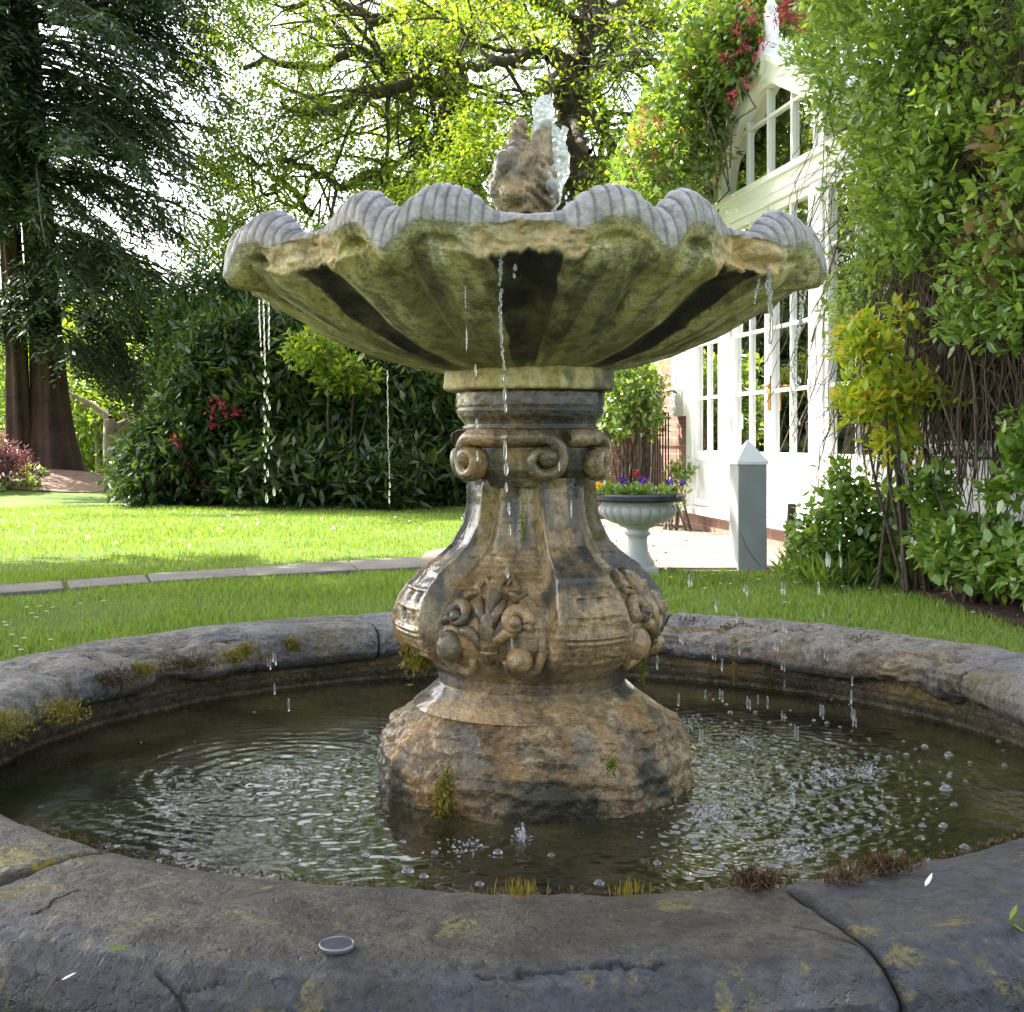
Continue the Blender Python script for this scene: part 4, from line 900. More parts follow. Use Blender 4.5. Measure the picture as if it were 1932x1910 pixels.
ring([(1.045, .31), (1.03, .23), (1.02, .215), (1.035, .205), (1.04, .19), (1.045, .16), (1.05, .05)], M['basin'], 'basin_wall', pool, .004,
     lambda A, r, z, Q: dict(ochre=sst(.19, .2, z)*sst(-.1, .3, fbm(Q*6, 3, 8))*.7, moss=sst(0, .3, fbm(Q*7, 3, 18))*.6, dark=sst(.2, .185, z)*.6))
ring([(1.06, .3), (1.2, .3), (1.225, .2), (1.2, .19), (1.19, -.05)], M['rim_front'], 'outer_wall', pool, .003)
ring([(1.05, .176), (1.04, .180), (1.035, .178), (1.034, .15)], M['basin'], 'pool_liner', pool, .003)
b = MB()
mort = [az_pt(R(14.6)+rnd.gauss(0, .0025), r, z-.003) for r, z in [(p[0], p[1]) for p in prof[3:]]]

# water ------------------------------------------------------------
def water_mat():
    m, nt, o = newmat('pool_water'); v = objv(nt)
    c = ramp(nt, noise(nt, 2.3, 5, .6, v, .3), [(.35, (.009, .008, .005)), (.5, (.022, .02, .009)), (.65, (.055, .047, .02))])
    c = mixc(nt, ramp(nt, noise(nt, 1.3, 4, .6, v, .2), [(.55, 0.), (.7, .5)]), c, (.03, .045, .008))
    b1 = bump(nt, noise(nt, 60, 3, .5, v), .06, .004)
    b = princ(nt, o, c, .04, b1, .8); b.inputs['IOR'].default_value = 1.33; return m
M['water'] = water_mat()
nr_, na_ = 330, 900
rr = np.concatenate([np.linspace(.2, 1.055, nr_)]); aa = np.linspace(0, 2*PI, na_, endpoint=False)
A, Rr = np.meshgrid(aa, rr, indexing='ij'); X = Rr*np.sin(A); Y = -Rr*np.cos(A); WZ = .172
def wpix(px, py, z=WZ): d = (CH-z)*F/(py-HY); return ((px-CX)*d/F, d)
Zw = np.zeros_like(X); WX_, WY_ = X+FX, Y+FY
src = [(530, 1462, 1.0, 48, .30), (640, 1560, .4, 60, .22), (1130, 1600, .5, 60, .2), (980, 1600, .8, 62, .2), (1490, 1605, 1.0, 55, .3), (1560, 1465, 1.0, 50, .3), (1640, 1460, .8, 62, .26), (1330, 1540, 1.0, 66, .2), (1450, 1420, .9, 58, .25), (1420, 1500, .8, 70, .25), (1320, 1380, .7, 60, .2), (1560, 1560, .7, 75, .2), (1650, 1540, .6, 70, .2), (720, 1700, .4, 60, .2)]
for px, py, am, kf, fall in src:
    x0, y0 = wpix(px, py); q = np.hypot(WX_-x0, WY_-y0); wv = 2*PI/ (.85/kf*2.2)
    Zw += .0007*am*np.sin(q*wv*1.0+px+1.4*vn(np.stack([WX_*9, WY_*9, 0*X+px], -1), 3))*(.7+.9*vn(np.stack([WX_*14, WY_*14, 0*X+py], -1), 5))*np.exp(-q/fall)*(1+2.0*np.exp(-q/.03))
x1, y1 = wpix(1480, 1500); chop = np.exp(-(((WX_-x1)/.33)**2+((WY_-y1)/.42)**2)); x2, y2 = wpix(560, 1480)
chop = np.clip(chop*1.1+.45*np.exp(-(((WX_-x2)/.28)**2+((WY_-y2)/.3)**2))+.35*np.exp(-(((WX_-wpix(980, 1620)[0])/.25)**2+((WY_-wpix(980, 1620)[1])/.12)**2))+.05, 0, 1)
Q = np.stack([WX_, WY_, 0*X], -1); Zw += chop*(.0020*vn(Q*38, 3)+.0019*vn(Q*75+3, 5)+.0010*vn(Q*150, 7)*chop)+.0009*vn(Q*12, 9)
raw('pool_water', np.stack([WX_, WY_, WZ+Zw], -1).reshape(-1, 3), gridf(na_, nr_, True), M['water'])['kind'] = 'structure'

# ---------------------------------------------------------------- fountain
KM = .000987
def zy(y): return CH+(HY-y)*KM
fo = empty('stone_fountain', (FX, FY, 0), 'carved stone fountain with scalloped shell bowl on a baluster pedestal', 'fountain')
M['ped'] = stone('wet_carved_stone', [(.045, .028, .009), (.19, .12, .04), (.42, .30, .135), (.24, .155, .055)], 7, (.12, .42), .55, .004, spots=(.05, .032, .012), spotamt=.75, dark=(.02, .017, .012), ochre=(.36, .21, .07), moss=(.08, .1, .015), pits=.4, coat=.6)
M['bowl'] = stone('algae_stained_shell', [(.17, .13, .035), (.46, .4, .14), (.68, .64, .36), (.36, .29, .08)], 6, (.3, .55), .4, .004, spots=(.06, .045, .015), spotamt=.5, dark=(.02, .019, .012), ochre=(.6, .38, .16), moss=(.46, .38, .11), grey=(.3, .28, .29), pits=.4)
M['plinth'] = stone('rough_ochre_plinth', [(.08, .045, .015), (.36, .24, .1), (.66, .52, .3), (.42, .24, .08)], 7, (.3, .6), .9, .008, spots=(.06, .04, .02), spotamt=.7, vstretch=.8, dark=(.04, .036, .012), ochre=(.6, .33, .1), moss=(.05, .065, .012), grey=(.35, .34, .3), pits=.8, coat=.25)
OX = {'bowl': -.015, 'ped': 0, 'plinth': .004}
# bowl ---------------------------------------------------------------
nth = 2160; th = np.arange(nth)*2*PI/nth
irr = 1+.0*th
t45 = (np.degrees(th)+22.5) % 45-22.5; at = np.abs(t45)          # 0 wedge, 22.5 tongue
it = lambda ks, vs: np.interp(at, ks, vs)
def sm(v, w=12):
    k = np.hanning(2*w+1); k /= k.sum(); return np.convolve(np.concatenate([v[-w:], v, v[:w]]), k, 'valid')
Zc = sm(it([0, 6, 9.5, 12.5, 15.3, 18, 20.5, 22.5], [1.138, 1.141, 1.168, 1.180, 1.184, 1.178, 1.158, 1.146]), 12)
Rc = sm(it([0, 6, 14, 22.5], [.447, .45, .462, .468]), 10)
Ze = sm(it([0, 6, 9.5, 12, 15.3, 17.5, 19.3, 21, 22.5], [1.128, 1.12, 1.113, 1.122, 1.127, 1.123, 1.108, 1.085, 1.076]), 6)
Re = sm(it([0, 7, 11, 14, 18, 22.5], [.47, .492, .505, .512, .526, .54]), 10)
vz = np.stack([np.cos(th)*3.1, np.sin(th)*3.1, 0*th], -1)
Zc = Zc+.006*fbm(vz, 3, 3); Re = Re+.008*fbm(vz*1.7, 3, 5); Ze = Ze+.006*fbm(vz*3, 3, 6)+.0025*fbm(vz*22, 2, 8)
wedge = sm(np.clip(1-at/7.6, 0, 1)**.6, 8)                          # 1 in the dark wedge
chip = sm(np.clip((11.5-at)/3, 0, 1), 6)*(.8+.3*fbm(vz*2, 2, 9))*(.82+.35*fbm(vz*9, 3, 19))
Ze2 = Ze-.012-.048*chip; Re2 = Re-.008-.012*chip                   # lower border of the broken lip
pan = 1-.13*sm(np.clip(1-at/8.5, 0, 1)**.8, 16)+.012*sm(np.cos(np.radians(t45*16))*0+np.exp(-((at-22.5)/3)**2), 8)*(-1)
rows = []; at_ = []   # each row: r, z, attribute tuple(grey, ochre, dark, moss)
one = np.ones(nth); zero = np.zeros(nth)
def row(r, z, grey=zero, ochre=zero, dark=zero, moss=zero, ridge=0, nz=0): rows.append((r*one, z*one, ridge, nz)); at_.append((grey*one, ochre*one, dark*one, moss*one))
for i in range(6): row(.03+.04*i, 1.03+.0*i, 0, 0, .6*one)
for i in range(15):                                                # inside of the shell rising to the crest
    t = (i+1)/15; row(.27+(Rc-.27)*t**.9, 1.035+(Zc-1.035)*t**1.7, .8*one, ridge=sst(.3, 1, t))
nC = 26
for i in range(1, nC+1):                                           # curl from crest to edge
    t = i/nC; a = t*PI/2
    row(Rc+(Re-Rc)*np.sin(a), Ze+(Zc-Ze)*np.cos(a), one*(1-.25*t), chip*.5*sst(.75, 1, t), zero, ridge=1-.5*t)
for i in range(1, 15):                                             # broken lip face
    t = i/14; row(Re+(Re2-Re)*t-.004*np.sin(t*PI)*chip, Ze+(Ze2-Ze)*t, (1-chip)*.5*(1-t), chip*1.0+0*t, .25*(1-chip)*t, nz=1)
pz = np.array([.925, .935, .957, .99, 1.028, 1.06, 1.082, 1.10, 1.13]); prr = np.array([.15, .205, .285, .36, .42, .475, .51, .535, .56])
nU = 70
for i in range(1, nU+1):                                           # underside
    t = i/nU
    zz = Ze2-.004+(.925-Ze2+.004)*t
    rb = np.interp(zz, pz, prr)*(pan+(1-pan)*sst(.85, 1.0, t)*.6)
    rec = np.minimum(rb, Re2+.01)-.04*np.exp(-((at-15)/4.5)**2)*sst(.34, .02, t)-.016*np.exp(-((at-22.5)/1.6)**2)*sst(.0, .3, t)*sst(1, .5, t)
    w0 = sst(0, .07, t); rr_ = Re2*(1-w0)+rec*w0
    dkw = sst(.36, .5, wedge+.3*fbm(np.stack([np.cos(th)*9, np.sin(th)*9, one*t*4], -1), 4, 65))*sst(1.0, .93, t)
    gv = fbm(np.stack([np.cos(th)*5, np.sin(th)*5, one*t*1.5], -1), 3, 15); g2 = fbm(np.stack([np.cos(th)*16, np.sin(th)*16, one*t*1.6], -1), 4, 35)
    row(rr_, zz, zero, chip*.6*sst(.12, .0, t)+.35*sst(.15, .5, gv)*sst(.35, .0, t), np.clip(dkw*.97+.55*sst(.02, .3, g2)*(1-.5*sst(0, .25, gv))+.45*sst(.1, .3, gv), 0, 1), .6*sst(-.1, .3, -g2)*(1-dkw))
Rw = np.array([q[0] for q in rows]); Zr = np.array([q[1] for q in rows]); rdg = np.array([q[2]*one for q in rows]); nzf = np.array([q[3]*one for q in rows])
TH = th[None, :]*np.ones((len(rows), 1)); Q = np.stack([Rw*np.sin(TH), Rw*np.cos(TH), Zr], -1)
rid = np.abs(np.sin(np.radians(t45*84)+3.2*fbm(vz*1.6, 2, 44)))**.7*sm(np.clip((at-4.5)/3, 0, 1), 5)
Zr = Zr+rdg*.0062*(rid[None, :]-.5)*(.75+.5*vn(Q*7, 8))+.0016*fbm(Q*30, 3, 21)+.0035*fbm(Q*8, 3, 22); Rw = Rw+rdg*.002*(rid[None, :]-.5)*sst(.44, .5, Rw)
nb_ = fbm(Q*np.array([22, 22, 60]), 4, 25); am = nzf*chip[None, :]
Rw = Rw+am*.024*nb_+.0015*fbm(Q*60, 3, 27); Zr = Zr+am*.009*fbm(Q*40, 3, 29)
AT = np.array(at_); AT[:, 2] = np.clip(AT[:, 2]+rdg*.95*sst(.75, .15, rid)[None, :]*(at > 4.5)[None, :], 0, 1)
Rw = Rw*(1+.032*sst(.2, .45, Rw)); X = FX+OX['bowl']+Rw*np.sin(TH); Y = FY-Rw*np.cos(TH)
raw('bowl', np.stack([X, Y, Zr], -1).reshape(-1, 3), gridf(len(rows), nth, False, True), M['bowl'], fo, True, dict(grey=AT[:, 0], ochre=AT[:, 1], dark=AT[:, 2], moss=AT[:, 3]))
b = MB(); b.lathe([(.001, 1.07), (.2, 1.07), (.325, 1.07)], (FX+OX['bowl'], FY, 0), 64)
wb = b.build('bowl_water', M['water'], None); wb['kind'] = 'structure'

# neck, mouldings, scroll band -----------------------------------------
def lathe_stone(name, prof, mat, ox, amp=.002, fn=None, n=360, dz=.0025, at=None, parent=None, seed=5, na=16):
    pf = []
    for (y0, r0), (y1, r1) in zip(prof[:-1], prof[1:]):
        z0, z1 = zy(y0), zy(y1); k = max(1, int(math.hypot(r1-r0, z1-z0)/dz)); pf += [(r0+(r1-r0)*j/k, z0+(z1-z0)*j/k) for j in range(k)]
    pf.append((prof[-1][1], zy(prof[-1][0]))); pf = np.array(pf); a = np.linspace(0, 2*PI, n, endpoint=False)
    A, Rr = np.meshgrid(a, pf[:, 0], indexing='ij'); _, Zz = np.meshgrid(a, pf[:, 1], indexing='ij')
    if fn: Rr = fn(A, Rr, Zz)
    Q = np.stack([Rr*np.sin(A), Rr*np.cos(A), Zz], -1)
    Rr = Rr+amp*2*fbm(Q*18, 4, seed)+amp*.6*fbm(Q*90, 3, seed+1)
    V = np.stack([FX+ox+Rr*np.sin(A), FY-Rr*np.cos(A), Zz], -1).reshape(-1, 3)
    n1 = fbm(Q*np.array([9, 9, 4]), 4, seed+2)
    d = dict(dark=np.clip(sst(-.05, .2, n1)*.9, 0, 1), ochre=sst(.05, .4, fbm(Q*7, 3, seed+4))*.6, moss=sst(.1, .4, fbm(Q*6, 3, seed+6))*.5, grey=np.zeros_like(Rr))
    if at: d.update(at(A, Rr, Zz, Q, d))
    return raw(name, V, gridf(n, len(pf), True), mat, parent or fo, True, d)
def octf(A, r, z):
    q = (A+PI/8+.1) % (PI/4)-PI/8; return r*(.35+.65*np.cos(PI/8)/np.cos(q)*1.04)
lathe_stone('abacus', [(690, .13), (694, .156), (700, .160), (735, .161), (739, .158), (741, .13)], M['bowl'], -.004, .0015, octf,
            at=lambda A, r, z, Q, d: dict(dark=np.clip(sst(.55, .9, np.abs(np.cos(A*4+.2)))*0+sst(.05, .25, fbm(Q*12, 3, 77))*.8, 0, 1), ochre=one[0]*.35+0*r))
lathe_stone('neck', [(738, .13), (742, .139), (768, .140), (771, .136), (775, .140), (786, .135), (796, .126), (803, .122), (806, .128), (812, .125), (822, .118), (832, .12), (845, .126), (885, .124), (900, .112), (915, .105)], M['ped'], -.003, .0015,
            at=lambda A, r, z, Q, d: dict(dark=np.clip(d['dark']+.55*sst(zy(755), zy(748), z)*0+.6*sst(0, .2, fbm(Q*14, 3, 70)), 0, 1)))
b = MB()
def spiral(b, az0, side, r0=.040, cen=.128, zc=zy(866), ox=-.002, w=.024, tilt=0):
    """broad scroll band lying in the tangent plane at az0, rolled inwards"""
    n = 46; pts = []
    for i in range(n):
        t = i/(n-1); an = PI*.5+side*0-(t*2.3*PI); q = r0*(1-.78*t)
        u = side*q*math.cos(an); v = q*math.sin(an)
        pts.append((u, v, .0165*(1-.5*t)))
    # lead-in band from the middle
    lead = [(-side*(.085-.085*j/6)*1.0, r0*(1-.06*(1-j/6)), .0165) for j in range(6)]
    pts = lead+pts; V = []; m = 12; rad = Vector((math.sin(az0), -math.cos(az0), 0)); tan = Vector((math.cos(az0), math.sin(az0), 0)); C0 = Vector((FX+ox, FY, zc))
    for k, (u, v, hr) in enumerate(pts):
        u2, v2 = pts[min(k+1, len(pts)-1)][:2]; u1, v1 = pts[max(k-1, 0)][:2]; dx, dy = u2-u1, v2-v1; L = math.hypot(dx, dy)+1e-9; nx, ny = -dy/L, dx/L
        prog = k/len(pts); outw = .012*prog                       # the eye stands proud
        bend = (u*u)/(2*cen)*.9
        for j in range(m):
            a = 2*PI*j/m; e = hr*math.cos(a); f = w*.9*math.sin(a)
            V.append(C0+rad*(cen+outw-bend+f)+tan*(u+nx*e)+Vector((0, 0, v+ny*e)))
    n_ = len(pts); Fs = [(i*m+j, i*m+(j+1) % m, (i+1)*m+(j+1) % m, (i+1)*m+j) for i in range(n_-1) for j in range(m)]+[tuple(range(m)), tuple(range((n_-1)*m, n_*m))]
    b.add(V, Fs)
    u, v, _ = pts[-1]; c = C0+rad*(cen+.014)+tan*u+Vector((0, 0, v)); b.ball(c, .019, 14, 9)
def addattr(o, **kw):
    me = o.data; co = np.zeros(len(me.vertices)*3, np.float32); me.vertices.foreach_get('co', co); co = co.reshape(-1, 3)
    n1 = fbm(co*14, 4, 91)
    for k, f in dict(dark=sst(.05, .35, n1)*.7, ochre=sst(.0, .4, fbm(co*9, 3, 92))*.7, moss=sst(.15, .45, fbm(co*8, 3, 93))*.5, grey=0*n1, **kw).items():
        a = me.attributes.new(k, 'FLOAT', 'POINT'); a.data.foreach_set('value', (f*np.ones(len(co))).astype(np.float32))
for a_, sd in ((8, 1), (-52, -1), (62, 1), (118, 1), (-112, -1), (172, 1), (-166, -1)):
    b = MB(); spiral(b, R(a_), sd); so_ = b.build('scroll', M['ped'], fo, True); addattr(so_)

# baluster pedestal -----------------------------------------------------
ys = [900, 950, 984, 1022, 1049, 1060, 1070, 1078, 1091, 1117, 1141, 1165, 1190, 1204, 1222, 1236, 1246, 1258, 1280, 1300, 1320]
rib = [.112, .114, .121, .142, .172, .19, .203, .208, .222, .240, .249, .251, .247, .240, .222, .2, .186, .176, .172, .195, .22]
pnl = [.094, .095, .100, .113, .130, .142, .155, .168, .186, .212, .226, .232, .230, .224, .212, .196, .184, .176, .172, .195, .22]
zt = np.linspace(zy(900), zy(1320), 330); na = 900; a = np.linspace(0, 2*PI, na, endpoint=False)
A, Zz = np.meshgrid(a, zt, indexing='ij'); YY = HY-(Zz-CH)/KM
def ped_r(A, YY):
    rb = np.interp(YY, ys, rib); pn = np.interp(YY, ys, pnl)
    w = np.interp(YY, [900, 1000, 1060, 1160, 1230], [20, 18, 15, 17, 19])
    ph = (np.degrees(A)-25+45) % 90-45; m = sst(w+3.5, w-1.5, np.abs(ph))
    r = pn+(rb-pn)*m
    lip = np.exp(-((np.abs(ph)-(w-2.5))/1.7)**2); up = sst(1245, 1225, YY)*sst(898, 915, YY)
    r = r+.009*lip*up-.004*np.exp(-(ph/ (w*.45))**4)*up                # raised borders, sunk middle
    bell = np.exp(-((YY-1150)/70)**2)
    for yk, am, wd in ((1096, .004, 4), (1128, .003, 4), (1166, .006, 4), (1176, .004, 4), (1214, .005, 5)):
        r = r+am*np.exp(-((YY-yk-4*np.cos(np.radians(ph*6)))/wd)**2)*sst(w-3, w-6, np.abs(ph))
    for yk in (1108, 1118, 1142, 1151):
        for p0 in (-5, 5): r = r-.006*np.exp(-(((ph-p0)/2)**2+((YY-yk)/5)**2))*(bell > .3)
    # flutes on the upper panels
    r = r+.0035*np.cos(np.radians(ph*12))*sst(1060, 1000, YY)*sst(900, 930, YY)*(1-m)
    for yk in (1040, 1050, 1060, 1070): r = r+.0022*np.exp(-((YY-yk)/3)**2)*(1-m)
    q = np.abs(np.abs(ph)-45); r = r+.010*np.exp(-(q/7)**2)*sst(1120, 1080, YY)*sst(1020, 1050, YY)
    return r
Rr = ped_r(A, YY); Q = np.stack([Rr*np.sin(A), Rr*np.cos(A), Zz], -1)
Rr = Rr+.0035*fbm(Q*14, 4, 5)+.0012*fbm(Q*70, 3, 6)
V = np.stack([FX+Rr*np.sin(A), FY-Rr*np.cos(A), Zz], -1).reshape(-1, 3)
n1 = fbm(Q*np.array([11, 11, 3]), 4, 7); ph = (np.degrees(A)-25+45) % 90-45
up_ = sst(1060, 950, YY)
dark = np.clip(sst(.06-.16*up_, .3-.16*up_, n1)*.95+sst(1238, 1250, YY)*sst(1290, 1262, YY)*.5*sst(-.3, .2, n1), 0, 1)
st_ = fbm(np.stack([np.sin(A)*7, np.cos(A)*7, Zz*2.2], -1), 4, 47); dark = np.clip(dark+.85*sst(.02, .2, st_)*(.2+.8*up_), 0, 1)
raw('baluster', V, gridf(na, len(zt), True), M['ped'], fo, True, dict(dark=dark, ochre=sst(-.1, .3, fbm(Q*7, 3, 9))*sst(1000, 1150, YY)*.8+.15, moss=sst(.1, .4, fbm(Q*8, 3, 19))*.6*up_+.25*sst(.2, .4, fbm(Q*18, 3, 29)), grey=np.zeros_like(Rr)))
# carved relief on the four panels
def sp(azd, y, off=0):
    aa_ = np.array([[R(azd)]]); r = float(ped_r(aa_ % (2*PI), np.array([[float(y)]]))[0, 0])+off; return Vector((FX+r*math.sin(R(azd)), FY-r*math.cos(R(azd)), zy(y)))
for pc in (-20, 70, 160, 250):
    b = MB()
    def px2(dx): return pc+dx*.255
    def tub(L, rads): b.tube([sp(px2(x), y, o-.005) for x, y, o in L], rads, 10)
    def bal(x, y, r, o=.006, sc=(1, 1, 1)): b.ball(sp(px2(x), y, o), r, 16, 10, sc)
    bal(-72, 1190, .026, .0, (1, 1, 1.15)); bal(54, 1207, .024, .0)
    for sg, cx_, cy_ in ((-1, -55, 1135), (1, 48, 1140)):
        L = []; 
        for i in range(26):
            t = i/25; an = -.6+t*2.1*PI; q = (24*(1-.72*t)); L.append((cx_+sg*q*math.cos(an), cy_-q*math.sin(an), .010+.006*t))
        tub(L, [.013-.005*i/25 for i in range(26)]); bal(cx_, cy_, .011, .016)
        tub([(sg*10, 1190, .004), (sg*18, 1172, .006), (sg*32, 1160, .008), (sg*50, 1158, .008)], [.009, .01, .011, .009])
        tub([(cx_-sg*8, 1110, .008), (cx_+sg*8, 1100, .012), (cx_-sg*20, 1096, .01)], [.012, .013, .006])
        tub([(sg*20, 1085, .004), (sg*34, 1075, .008), (sg*44, 1090, .008), (sg*34, 1100, .006)], [.006, .009, .008, .005])
        # scrolled border turning in at the foot of the panel
        tub([(sg*92, 1150, .004), (sg*95, 1190, .006), (sg*84, 1222, .007), (sg*58, 1236, .007), (sg*34, 1226, .007), (sg*30, 1208, .008)], [.008, .009, .010, .010, .009, .007])
    tub([(0, 1215, .004), (0, 1180, .006), (-2, 1140, .008), (2, 1105, .008), (0, 1082, .010), (12, 1074, .014)], [.010, .013, .016, .017, .013, .007])
    tub([(-14, 1178, .006), (0, 1182, .014), (16, 1178, .006)], [.005, .006, .005]); tub([(-14, 1192, .006), (0, 1196, .012), (16, 1192, .006)], [.005, .006, .005])
    for dx in (-20, 20): tub([(dx*.3, 1150, .008), (dx*.8, 1125, .012), (dx*1.3, 1105, .008)], [.008, .010, .005])
    o_ = b.build('carved_relief', M['ped'], fo, True); addattr(o_)
# plinth -----------------------------------------------------------------
def plf(A, r, z):
    r = r*.978; q = (A+.25) % (PI/4)-PI/8; k = sst(zy(1330), zy(1390), z); r2 = r*((1-k)+k*(.5+.5*np.cos(PI/8)/np.cos(q)*1.045))
    Qn = np.stack([r*np.sin(A), r*np.cos(A), z], -1); rough = sst(zy(1320), zy(1345), z)
    ero = .022*fbm(Qn*np.array([5, 5, 0]), 3, 55)+.008*fbm(Qn*np.array([30, 30, 0]), 3, 56)
    r2 = r2+(np.interp(-(z+ero*sst(zy(1310), zy(1360), z)), -PZ, PR)*.978-r)
    w = fbm(Qn*np.array([8, 8, 22]), 4, 15); led = np.abs((z*38+1.6*fbm(Qn*5, 3, 16)) % 1-.5)
    return r2+rough*(.012*w+.012*led*sst(zy(1480), zy(1400), z)+.011*fbm(Qn*28, 4, 18)+.004*fbm(Qn*80, 3, 58))
PP = [(1296, .19), (1306, .204), (1322, .226), (1338, .247), (1346, .252), (1352, .262), (1384, .279), (1390, .284), (1396, .289), (1425, .291), (1460, .292), (1500, .290), (1515, .285), (1560, .28)]
PZ = np.array([zy(p[0]) for p in PP]); PR = np.array([p[1] for p in PP])
lathe_stone('plinth', PP, M['plinth'], OX['plinth'], .002, plf, 720, .0022,
            at=lambda A, r, z, Q, d: dict(dark=np.clip(sst(zy(1388), zy(1400), z)*sst(-.15, .12, fbm(Q*np.array([8, 8, 3]), 3, 80))*.95+.5*sst(.25, .45, fbm(Q*20, 3, 84)), 0, 1), grey=sst(.1, .4, fbm(Q*10, 3, 81))*sst(zy(1440), zy(1400), z)*.5,
                                          moss=sst(zy(1400), zy(1480), z)*sst(.0, .3, fbm(Q*9, 3, 82))*.9, ochre=sst(-.1, .25, fbm(Q*6, 3, 83))))
# finial: gaping fish heads, one remeshed carving -------------------------
def fin():
    b = MB(); d = FY
    def q(x, y, dd=0): return Vector(P(x, y, d+dd))
    b.tube([q(985, 420), q(983, 398), q(980, 365), q(985, 330), q(990, 300), q(1000, 280)], [.04, .046, .058, .056, .045, .035], 20)
    b.ball(q(955, 345), .034, 16, 10); b.ball(q(965, 315, -.02), .034, 16, 10); b.ball(q(1015, 340, -.01), .036, 16, 10); b.ball(q(1030, 372), .026, 14, 8)
    b.ball(q(972, 362, -.04), .03, 16, 10)
    b.tube([q(1002, 322, -.01), q(1016, 288, -.01), q(1024, 262, -.01), q(1031, 240), q(1035, 226)], [.036, .028, .020, .012, .005], 16)      # upper jaw
    b.tube([q(1022, 335), q(1030, 300), q(1037, 262), q(1038, 236)], [.02, .014, .007, .003], 12)
    b.tube([q(980, 300, .02), q(975, 268, .03), q(979, 242, .03), q(984, 226, .03)], [.028, .02, .018, .013], 14)           # lower jaw behind
    b.tube([q(932, 372, -.02), q(944, 330, -.03), q(966, 300, -.035), q(982, 268, -.005)], [.012, .014, .013, .008], 10)
    b.tube([q(958, 398, -.03), q(968, 345, -.045), q(990, 305, -.05), q(1014, 268, -.03)], [.012, .012, .010, .006], 10); b.tube([q(992, 402, -.04), q(1000, 355, -.05), q(1018, 310, -.045), q(1030, 262, -.02)], [.012, .011, .009, .005], 10)
    b.tube([q(945, 352, -.02), q(942, 370, -.02), q(955, 390, -.03)], [.012, .014, .014], 10)
    o = b.build('finial', M['ped'], fo, True)
    md = o.modifiers.new('r', 'REMESH'); md.mode = 'VOXEL'; md.voxel_size = .0032
    dg = bpy.context.evaluated_depsgraph_get(); me = bpy.data.meshes.new_from_object(o.evaluated_get(dg)); o.modifiers.clear(); old = o.data; o.data = me
    co = np.zeros(len(me.vertices)*3, np.float32); me.vertices.foreach_get('co', co); co = co.reshape(-1, 3)
    no = np.zeros(len(co)*3, np.float32); me.vertices.foreach_get('normal', no); no = no.reshape(-1, 3)
    co2 = co+no*(.0042*fbm(co*22, 4, 3)+.003*fbm(co*80, 3, 4)+.0022*np.sin(co[:, 2]*300+co[:, 0]*200)*sst(0, .3, fbm(co*20, 2, 6)))[:, None]
    me.vertices.foreach_set('co', co2.astype(np.float32).ravel()); me.update()
    me.polygons.foreach_set('use_smooth', np.ones(len(me.polygons), bool))
    if not me.materials: me.materials.append(M['ped'])
    addattr(o, )
    a = me.attributes['ochre'].data; zz = co[:, 2]; lowf = sst(1.30, 1.24, zz)*sst(.0, -.02, co[:, 1]-FY)*sst(-.1, .1, fbm(co*20, 3, 7)); a.foreach_set('value', np.clip(lowf*1.2, 0, 1).astype(np.float32))
fin()

# ---------------------------------------------------------------- moving water
def clearwater(name='clear_falling_water', white=.1):
    m, nt, o = newmat(name)
    g = N(nt, 'ShaderNodeBsdfGlass', Roughness=.02, IOR=1.33); t = N(nt, 'ShaderNodeBsdfTransparent'); d = N(nt, 'ShaderNodeBsdfDiffuse'); d.inputs[0].default_value = (.85, .88, .9, 1)
    m1 = N(nt, 'ShaderNodeMixShader'); m1.inputs[0].default_value = white; nt.links.new(g.outputs[0], m1.inputs[1]); nt.links.new(d.outputs[0], m1.inputs[2])
    lp = N(nt, 'ShaderNodeMixShader'); lp.inputs[0].default_value = .12; nt.links.new(m1.outputs[0], lp.inputs[1]); nt.links.new(t.outputs[0], lp.inputs[2])
    nt.links.new(lp.outputs[0], o.inputs[0]); return m
M['drop'] = clearwater(); M['jet'] = clearwater('frothy_water', .34)
rnd.seed(4)
def stream(b, pts, d, w, wob=.0012, segs=40):
    L = [Vector(P(x, y, d)) for x, y in pts]; out = []; rad = []
    for i in range(segs+1):
        t = i/segs*(len(L)-1); k = min(int(t), len(L)-2); p = L[k].lerp(L[k+1], t-k); out.append(p+Vector((rnd.gauss(0, wob*.4), 0, 0))); rad.append(w*(1-.35*i/segs)*(1+.18*math.sin(i*.7+2*rnd.random())))
    b.tube(out, rad, 8)
def drop(b, x, y, d, r, l=2.5): p = P(x, y, d); b.ball(p, r, 8, 6, (1, 1, l))
b = MB()                                              # left trio
dl = FY-.08
for x0, x1, yb in ((488, 492, 655), (496, 500, 690), (506, 507, 660)):
    stream(b, [(x0, 565), (x0+1, 600), (x1, yb)], dl, .0016)
for (x, y, r) in [(493,668,3),(500,705,4),(497,720,3),(506,718,3.5),(499,745,3),(504,755,4),(508,768,3.5),(497,770,2.5),(500,790,4),(506,800,3.5),(498,812,3),(505,828,3),(501,848,3.2),(507,862,2.6),(499,880,3),(505,892,4),(500,905,3),(517,928,4.5),(503,940,5),(496,838,2.5),(512,845,2.2)]: drop(b, x, y, dl, r*KM*.55, 3.6)
tag(b.build('water_drops', M['drop'], None, True), 'string of drops falling from the left side of the bowl', 'water', kind='stuff')
b = MB(); stream(b, [(731, 698), (732, 800), (735, 905)], FY-.3, .0009); [drop(b, 735+rnd.uniform(-1, 1), y, FY-.3, .0015, 4) for y in (915, 930, 944)]
tag(b.build('water_thread', M['drop'], None, True), 'single thin thread of water below the left of the bowl', 'water', kind='stuff')
b = MB(); df = FY-.48
